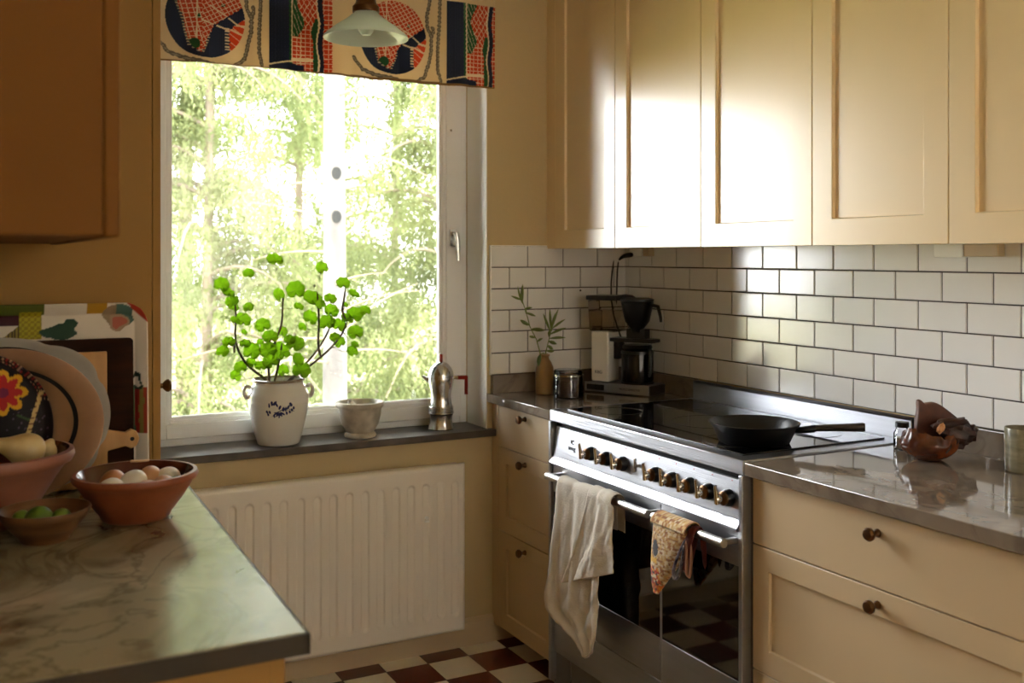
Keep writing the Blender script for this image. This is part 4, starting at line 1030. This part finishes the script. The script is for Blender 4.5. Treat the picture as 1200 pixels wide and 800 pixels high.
for k, (a, b_) in enumerate(((-.025, -.018), (.025, -.012), (.0, .032), (-.03, .02))): egg('egg under the top layer of the egg bowl', (ex + a, ey + b_, ZW + .030), 'egg_b', k * 1.3)

qx, qy = -2.140, -1.343
bowl('lime_bowl', 'small turned wooden bowl holding limes at the left', (qx, qy, ZW),
     [(0, 0), (.038, 0), (.041, .003), (.041, .007), (.055, .022), (.070, .042), (.0765, .054), (.0755, .057), (.073, .057), (.064, .040), (.045, .020), (0, .012)], M['woodbowl'], M['woodbowl'])
for lab, d_, r_ in (('larger green lime at the left in the wooden bowl', (-.010, -.002, .040), .021), ('smaller green lime at the right in the wooden bowl', (.026, -.008, .037), .017), ('dark green lime behind in the wooden bowl', (-.036, .018, .037), .016)):
    mb = MB(); n = 16; pf = [(r_ * math.sin(PI * k / n) , -r_ * 1.12 * math.cos(PI * k / n) + (.003 * (k == n)) - (.0025 * (k == 0))) for k in range(n + 1)]; pf[0] = (0, pf[0][1]); pf[-1] = (0, pf[-1][1])
    mb.lathe(pf, (0, 0, 0), 28); bmesh.ops.rotate(mb.bm, verts=mb.bm.verts, cent=(0, 0, 0), matrix=Matrix.Rotation(d_[0] * 40, 3, 'Z') @ Matrix.Rotation(1.2, 3, 'Y'))
    for v in mb.bm.verts: v.co += Vector((qx + d_[0], qy + d_[1], ZW + d_[2]))
    setp(mb.build('lime', M['lime']), lab, 'lime', 'limes in the wooden bowl')

ox, oy = -2.222, -1.184
bowl('fruit_bowl', 'large pinkish clay bowl of pears cut by the left edge', (ox, oy, ZW),
     [(0, 0), (.058, 0), (.062, .004), (.066, .010), (.088, .045), (.112, .085), (.128, .108), (.139, .114), (.144, .124), (.142, .134), (.134, .136), (.126, .128), (.112, .100), (.086, .055), (.055, .018), (0, .014)], M['terra_pink'], M['terra_in'])
def pear(label, p, s, rot, tilt):
    mb = MB(); pf = [(0, -.034), (.012, -.033), (.024, -.027), (.031, -.016), (.033, -.003), (.030, .010), (.023, .022), (.016, .034), (.0125, .046), (.009, .054), (0, .057)]
    mb.lathe([(a * s, b_ * s) for a, b_ in pf], (0, 0, 0), 32)
    rt_ = Matrix.Rotation(rot, 3, 'Z') @ Matrix.Rotation(tilt, 3, 'Y'); t = thing('pear', label, 'pear', p, group='pears in the clay bowl')
    bmesh.ops.rotate(mb.bm, verts=mb.bm.verts, cent=(0, 0, 0), matrix=rt_)
    for v in mb.bm.verts: v.co += Vector(p)
    mb.build('flesh', M['pear'], t, subd=1)
    a = rt_ @ Vector((0, 0, .055 * s)); b_ = rt_ @ Vector((.003, 0, .072 * s)); P = Vector(p)
    MB().tube([P + a, P + b_], .0015, 6).build('stem', M['stem'], t)
pear('large pale yellow pear lying in front in the clay bowl', (ox + .058, oy + .004, ZW + .133), 1.02, PI * 1.02, 1.25)
pear('small pale yellow pear at the right in the clay bowl', (ox + .096, oy + .038, ZW + .122), .62, 1.2, 1.1)
pear('pale yellow pear at the far left in the clay bowl', (ox - .045, oy - .02, ZW + .125), .9, 2.2, 1.2)
pear('pale yellow pear deep in the clay bowl', (ox + .01, oy + .03, ZW + .075), .9, .6, 1.4)

# upright boards and trays leaning on the tall cupboard's side (facing -y)
def lean(y0, tilt):
    return lambda u, v, w: Vector((u, y0 + (v - ZW) * math.sin(tilt) - w * math.cos(tilt), ZW + (v - ZW) * math.cos(tilt)))
def rrect(x0, x1, z0, z1, r, n=8):
    P = []
    for (cx_, cz_, a0) in ((x1 - r, z0 + r, -PI / 2), (x1 - r, z1 - r, 0), (x0 + r, z1 - r, PI / 2), (x0 + r, z0 + r, PI)):
        for k in range(n + 1): a = a0 + PI / 2 * k / n; P.append((cx_ + r * math.cos(a), cz_ + r * math.sin(a)))
    return P
# painted tray
TX0, TX1, TZ0, TZ1 = -2.44, -1.906, ZW + .001, 1.290
f = lean(-.908, .06)
def traycol(p):
    x, z = p.x, p.z
    w = .004 * math.sin(x * 120 + z * 60) + .003 * math.sin(z * 210)
    def el(cx_, cz_, a, b_): return ((x - cx_ + w) / a) ** 2 + ((z - cz_) / b_) ** 2 < 1
    if el(-2.082, 1.228, .030, .018) or el(-2.066, 1.238, .012, .018) or el(-2.088, 1.226, .034, .012): return (38, 70, 52)
    if x > -1.975 and z > 1.240 and (x + z) > -.66: 
        return (172, 54, 36)
    if el(-1.965, 1.245, .018, .020): return (168, 140, 112) if not el(-1.965, 1.245, .012, .014) else (176, 96, 78)
    if el(-1.965, 1.262, .034, .026): return (74, 104, 92) if x > -1.97 else (150, 128, 100)
    if z > 1.268 and -2.03 < x < -1.99: return (186, 140, 40)
    if -2.165 < x < -2.12 and 1.215 < z < 1.275: return (178, 168, 40) if (int(x / .006) + int(z / .006)) % 2 else (150, 134, 32)
    if x < -2.115 and z > 1.268: return (92, 104, 42)
    if x < -2.13 and 1.245 < z < 1.268: return (76, 32, 44)
    if x < -2.14 and abs((z - 1.21) - (x + 2.19) * .8) < .014: return (52, 40, 30) if (x * 150) % 1 < .4 else (150, 132, 60)
    if el(-1.930, 1.115, .014, .020) and not el(-1.930, 1.113, .008, .012): return (34, 60, 50)
    if -1.948 < x < -1.908 and 1.0 < z < 1.10:
        return [(150, 44, 32), (60, 92, 58), (138, 38, 30), (120, 110, 60), (160, 60, 44)][int((x + 1.948) / .0085 + w * 20) % 5]
    if x < -2.2 and z < 1.2: return (170, 60, 40) if math.sin(x * 60) * math.sin(z * 50) > .3 else (226, 216, 198)
    return (224, 214, 198)
def trayf(u, v):
    x = TX0 + (TX1 - TX0) * u; z = TZ0 + (TZ1 - TZ0) * v
    ex_ = min(x - TX0, TX1 - x); ez_ = min(z - TZ0, TZ1 - z); r = .05
    if ex_ < r and ez_ < r:
        dx, dz = r - ex_, r - ez_; e_ = r - math.hypot(dx, dz)
        if e_ < 0:
            s_ = r / math.hypot(dx, dz); nx, nz_ = r - dx * s_, r - dz * s_
            x = TX0 + nx if x - TX0 < TX1 - x else TX1 - nx; z = TZ0 + nz_ if z - TZ0 < TZ1 - z else TZ1 - nz_; e_ = 0
    else: e_ = min(ex_, ez_)
    h = .020 * max(0, 1 - e_ / .024) ** .8 if e_ < .024 else 0
    return f(x, z, h)
t = thing('serving_tray', 'large cream tray painted with vegetables leaning against the tall cupboard', 'tray', (-2.17, -.89, ZW))
MB().grid(trayf, 220, 170).build('painted_tray', M['colour'], t, col=traycol, auto=80, solid=.003)
# walnut board
f = lean(-.936, .055)
t = thing('chopping_board', 'large dark walnut chopping board leaning behind the platters', 'chopping board', (-2.12, -.93, ZW))
MB().prism(rrect(-2.36, -1.940, ZW + .002, 1.214, .008), f, 0, .018).build('board', M['board_d'], t, bevel=.002)
f = lean(-.959, .055)
t = thing('chopping_board', 'light wooden paddle board with its handle sticking out to the right', 'chopping board', (-2.12, -.95, ZW))
hl_ = MB(); pd = [(-2.30, .90), (-1.996, .90), (-1.996, .975)] + [(-1.96, .982), (-1.948, .976), (-1.936, .982), (-1.931, .997), (-1.936, 1.012), (-1.948, 1.018), (-1.96, 1.012)] + [(-1.996, 1.02), (-1.996, 1.188), (-2.30, 1.188)]
hl_.prism(pd, f, 0, .014); hl_.build('board', M['board_l'], t, bevel=.002)
MB().prism([(-1.946 + .0045 * math.cos(2 * PI * k / 16), .997 + .0045 * math.sin(2 * PI * k / 16)) for k in range(16)], f, .0138, .0148).build('hanging_hole', M['dark'], t)
# oval platters
def platter(label, name, cx_, cz_, a, b_, y0, tilt, m, levels, scal=0., inner=None):
    t = thing(name, label, 'platter', (cx_, y0, ZW)); f = lean(y0, tilt); mb = MB(); n = 120; rings = []
    for (r, w) in levels:
        ring_ = []
        for k in range(n):
            th = 2 * PI * k / n; s_ = 1 + scal * (abs(math.sin(2 * th)) ** 6 * 1.0 - .45 * math.exp(-((abs(math.sin(2 * th)) - .78) / .09) ** 2)) * (r ** 2)
            ring_.append(mb.bm.verts.new(f(cx_ + a * r * s_ * math.cos(th), cz_ + b_ * r * s_ * math.sin(th), w)))
        rings.append(ring_)
    for A, B_ in zip(rings, rings[1:]):
        for k in range(n): mb.face([A[k], A[(k + 1) % n], B_[(k + 1) % n], B_[k]])
    mb.face(rings[0]); mb.face(rings[-1])
    mb.build('dish', m, t, auto=60, bevel=0); 
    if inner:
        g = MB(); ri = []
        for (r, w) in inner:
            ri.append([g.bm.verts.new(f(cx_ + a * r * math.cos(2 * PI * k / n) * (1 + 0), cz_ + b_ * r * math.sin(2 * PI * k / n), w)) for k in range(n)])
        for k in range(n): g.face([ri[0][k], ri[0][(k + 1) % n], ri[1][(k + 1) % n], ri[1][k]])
        g.build('dark_band', M['dark'], t, auto=80)  # black ring; on the grey dish it stands for a dark reflection
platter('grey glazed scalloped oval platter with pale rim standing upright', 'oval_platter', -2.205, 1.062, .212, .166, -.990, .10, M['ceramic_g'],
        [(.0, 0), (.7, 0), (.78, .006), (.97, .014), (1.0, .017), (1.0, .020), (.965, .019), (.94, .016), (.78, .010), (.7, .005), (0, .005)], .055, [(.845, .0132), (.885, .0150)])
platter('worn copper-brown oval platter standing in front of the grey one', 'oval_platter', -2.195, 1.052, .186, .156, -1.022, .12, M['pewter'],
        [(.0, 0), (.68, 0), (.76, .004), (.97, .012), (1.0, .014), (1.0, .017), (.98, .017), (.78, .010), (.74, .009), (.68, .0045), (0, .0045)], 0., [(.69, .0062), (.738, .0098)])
# black round tray with painted flower
def rtcol(p):
    x, z = p.x - (-2.262), p.z - 1.052
    fx, fz = x - .064, z - .066
    r = math.hypot(fx, fz); a = math.atan2(fz, fx)
    pet = .030 + .016 * abs(math.cos(a * 4))
    if r < .010: return (120, 30, 70)
    if r < pet - .010: return (186, 34, 34)
    if r < pet: return (226, 168, 36)
    if dseg(x, z, (.134, .064), (.098, -.054)) < .0042: return (206, 180, 120) if (z * 90) % 1 > .16 else (110, 60, 50)
    if dseg(x, z, (.09, .02), (.118, .006)) < .0022: return (60, 86, 50)
    R = math.hypot(x, z)
    if R > .142 and -.2 < a and (a * 9) % 1 < .35 and z > 0: return (190, 150, 120) if (a * 4) % 1 < .5 else (150, 44, 44)
    if math.hypot(x - .04, z + .055) < .028: return (46, 80, 50)
    if math.hypot(x + .05, z + .04) < .03: return (120, 40, 90)
    h = (math.sin(int(x / .003) * 12.9 + int(z / .003) * 78.2) * 43758.5) % 1
    return (92, 78, 96) if h > .965 else (26, 20, 26)
t = thing('round_tray', 'black round tray painted with a red and yellow flower, at the left edge', 'tray', (-2.262, -1.06, ZW))
f = lean(-1.047, .14)
nR, nA = 90, 260
mb = MB(); ctr = mb.bm.verts.new(f(-2.262, 1.052, 0)); rings = []
for i in range(1, nR + 1):
    r = .155 * i / nR; h = .010 * max(0, (r - .137) / .018) ** 1.5
    rings.append([mb.bm.verts.new(f(-2.262 + r * math.cos(2 * PI * k / nA), 1.052 + r * math.sin(2 * PI * k / nA), h)) for k in range(nA)])
for k in range(nA): mb.face([ctr, rings[0][k], rings[0][(k + 1) % nA]])
for A, B_ in zip(rings, rings[1:]):
    for k in range(nA): mb.face([A[k], B_[k], B_[(k + 1) % nA], A[(k + 1) % nA]])
mb.build('painted_tray', M['colour'], t, col=rtcol, auto=80, solid=.002)

# ------------------------------------------------------------------ outside
gd = B(-30, WT + .01, -1.0, 30, 40, -.9).build('ground_1', M['lawn'], smooth=False); struct(gd)
def mesh_np(name, verts, faces, m, parent, org, kind=None):
    me = bpy.data.meshes.new(name); me.from_pydata([(a - org[0], b_ - org[1], c_ - org[2]) for a, b_, c_ in verts], [], faces); me.materials.append(m)
    o = bpy.data.objects.new(name, me); COL.objects.link(o); o.parent = parent
    if kind: o['kind'] = kind
    return o
def conifer(label, x, y, h, rad, nb, dens, seed, m, tr=.12, trunk=True, zlo=-.9):
    R = random.Random(seed); t = thing('spruce_tree', label, 'tree', (x, y, -.9), group='spruce trees outside the window')
    MB().tube([(x, y, -.9), (x + .05, y, h * .5), (x, y, h)], [tr, tr * .7, .02], 14).build('trunk', M['bark_d'], t)
    V, Fc = [], []; bt = MB()
    for b_ in range(nb):
        z = R.uniform(zlo, h * .95); L = rad * (1 - (z / h) * .75 if z > 0 else 1) * R.uniform(.55, 1.1); a = R.uniform(0, 2 * PI)
        pts = []
        for i in range(7):
            f_ = i / 6; pts.append(Vector((x + math.cos(a) * L * f_, y + math.sin(a) * L * f_, z + .25 * L * math.sin(f_ * 2.2) - .45 * L * f_ * f_)))
        if R.random() < .5: bt.tube(pts, [.022 - .003 * i for i in range(7)], 5, False)
        ns = int(dens * L)
        for k in range(ns):
            f_ = R.uniform(.12, 1); q = f_ * 6; i = min(5, int(q)); p = pts[i].lerp(pts[i + 1], q - i)
            p = p + Vector((R.gauss(0, .09), R.gauss(0, .09), 0)); dl = R.uniform(.10, .42)
            nn = int(dl / .028)
            sw_ = Vector((R.gauss(0, .12), R.gauss(0, .12), -1)).normalized()
            for j in range(nn):
                pp = p + sw_ * (dl * j / nn) + Vector((R.gauss(0, .012), R.gauss(0, .012), 0))
                d1 = Vector((R.gauss(0, .6), R.gauss(0, .6), -R.uniform(.3, 1.2))).normalized() * R.uniform(.030, .06)
                d2 = d1.cross(Vector((R.gauss(0, 1), R.gauss(0, 1), R.gauss(0, 1)))).normalized() * R.uniform(.006, .012)
                n0 = len(V); V += [tuple(pp - d2), tuple(pp + d2), tuple(pp + d1)]; Fc.append((n0, n0 + 1, n0 + 2))
    bt.build('branches', M['bark_d'], t, smooth=False)
    mesh_np('foliage', V, Fc, m, t, (x, y, -.9), 'stuff')
    return len(V)
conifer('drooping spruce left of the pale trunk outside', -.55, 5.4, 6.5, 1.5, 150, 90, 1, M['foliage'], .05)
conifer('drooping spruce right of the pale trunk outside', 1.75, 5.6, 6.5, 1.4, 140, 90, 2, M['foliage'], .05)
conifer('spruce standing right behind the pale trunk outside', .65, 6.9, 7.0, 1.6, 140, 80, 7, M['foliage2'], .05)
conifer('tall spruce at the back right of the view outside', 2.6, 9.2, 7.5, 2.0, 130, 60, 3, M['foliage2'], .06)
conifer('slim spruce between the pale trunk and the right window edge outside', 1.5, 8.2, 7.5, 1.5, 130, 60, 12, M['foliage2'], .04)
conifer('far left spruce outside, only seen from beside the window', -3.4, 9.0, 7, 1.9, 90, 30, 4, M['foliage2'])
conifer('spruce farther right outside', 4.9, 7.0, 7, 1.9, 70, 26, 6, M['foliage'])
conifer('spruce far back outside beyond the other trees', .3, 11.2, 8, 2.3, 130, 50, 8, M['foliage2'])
bx_, by_ = -.335, 2.6
# pale trunk: on the ray of px 400; 5.9 m from the camera
R = random.Random(9)
t = thing('birch_tree', 'tall pale-barked tree trunk with bare twigs close outside the window', 'tree', (bx_, by_, -.9))
MB().tube([(bx_ - .01, by_, -.9), (bx_ + .006, by_, .4), (bx_, by_, 1.4), (bx_ - .006, by_, 2.4), (bx_ + .02, by_, 4.2), (bx_, by_, 6)], [.085, .074, .068, .062, .05, .03], 20).build('trunk', M['bark'], t, subd=1)
for k in range(22):
    z = R.uniform(.2, 3.2); a = R.uniform(0, 2 * PI); L = R.uniform(.5, 1.3); p = Vector((bx_, by_, z)); pts = [p]
    d_ = Vector((math.cos(a), math.sin(a) * .6, R.uniform(-.1, .4)))
    for i in range(6): d_ = (d_ + Vector((R.gauss(0, .15), R.gauss(0, .22), -.07))).normalized(); p = p + d_ * L / 6; pts.append(p)
    MB().tube(pts, [.009 - .0012 * i for i in range(7)], 6).build('branch', M['bark_d'], t)
for lab, z in (('upper dark round disc on the pale tree trunk outside', 1.885), ('lower dark round disc on the pale tree trunk outside', 1.625)):
    dv = (CAM - Vector((bx_, by_, z))); dv.z = 0; dv.normalize(); mb = MB()
    pc = Vector((bx_, by_, z)) + dv * .068 - Vector((dv.y, -dv.x, 0)) * .012
    mb.tube([pc, pc + dv * .006], .030, 28, flat=1.25) ; setp(mb.build('tree_disc', M['disc'], bevel=.002), lab, 'disc', 'dark discs on the pale trunk')

# ------------------------------------------------------------------ light
w = bpy.data.worlds.new('world'); sc.world = w; w.use_nodes = True
bg = w.node_tree.nodes['Background']; bg.inputs[0].default_value = (.95, .98, 1, 1); bg.inputs[1].default_value = WORLD
sun = bpy.data.lights.new('sun', 'SUN'); sun.energy = SUN; sun.angle = .02; sun.color = (1, .93, .8)
so = bpy.data.objects.new('sun', sun); COL.objects.link(so)
so.rotation_euler = Vector((.45, .62, -1.0)).to_track_quat('-Z', 'Y').to_euler()
pa = bpy.data.lights.new('window_portal', 'AREA'); pa.shape = 'RECTANGLE'; pa.size = WX1 - WX0; pa.size_y = WZ1 - WZ0; pa.cycles.is_portal = True
po = bpy.data.objects.new('window_portal', pa); COL.objects.link(po); po.location = ((WX0 + WX1) / 2, WT + .01, (WZ0 + WZ1) / 2); po.rotation_euler = (-PI / 2, 0, 0)
pb = bpy.data.lights.new('fill_portal', 'AREA'); pb.shape = 'RECTANGLE'; pb.size = RW[1] - RW[0]; pb.size_y = RW[3] - RW[2]; pb.cycles.is_portal = True
qo = bpy.data.objects.new('fill_portal', pb); COL.objects.link(qo); qo.location = ((RW[0] + RW[1]) / 2, YB - .21, (RW[2] + RW[3]) / 2); qo.rotation_euler = (PI / 2, 0, 0)
# unseen rear window and blind, added for soft fill light
W2 = bpy.data.objects.new('added_fill_window', None); COL.objects.link(W2); W2.location = ((RW[0] + RW[1]) / 2, YB - .1, RW[2]); ORG[W2] = Vector(W2.location); struct(W2)
f2 = MB(); ring(f2, RW[0] + .001, RW[1] - .001, RW[2] + .001, RW[3] - .001, .04, YB - .13, YB - .07); f2.build('window_frame', M['white'], W2, bevel=.003)
MB().box(RW[0] + .04, YB - .102, RW[2] + .04, RW[1] - .04, YB - .098, RW[3] - .04).build('pane', M['pane'], W2, smooth=False)

t = thing('added_fill_blind', 'cream roller blind added over the unseen rear window for soft fill light', 'blind', ((RW[0] + RW[1]) / 2, YB + .03, RW[2]))
bl = leaf_mat('fill_blind_cloth', (240, 232, 220), (240, 228, 208), .5)  # cloth of the added blind, spreads daylight as fill
MB().grid(lambda u, v: Vector((RW[0] - .03 + (RW[1] - RW[0] + .06) * u, YB + .03, RW[2] - .03 + (RW[3] - RW[2] + .06) * v)), 4, 4).build('cloth', bl, t, smooth=False)
MB().tube([(RW[0] - .04, YB + .035, RW[3] + .05), (RW[1] + .04, YB + .035, RW[3] + .05)], .025, 16).build('roller', M['white'], t)
MB().box(RW[0] - .03, YB + .022, RW[2] - .05, RW[1] + .03, YB + .038, RW[2] - .03).build('bottom_bar', M['white'], t)

vs = sc.view_settings; vs.view_transform = 'Standard'; vs.look = 'None'; vs.gamma = 1; vs.exposure = EXPO; vs.use_curve_mapping = False
cy_ = sc.cycles; cy_.use_denoising = True; cy_.max_bounces = 10; cy_.diffuse_bounces = 6; cy_.glossy_bounces = 5; cy_.transparent_max_bounces = 16
cy_.sample_clamp_indirect = 12; cy_.caustics_reflective = False; cy_.caustics_refractive = False
try: cy_.denoiser = 'OPENIMAGEDENOISE'; cy_.denoising_input_passes = 'RGB_ALBEDO_NORMAL'
except Exception: pass
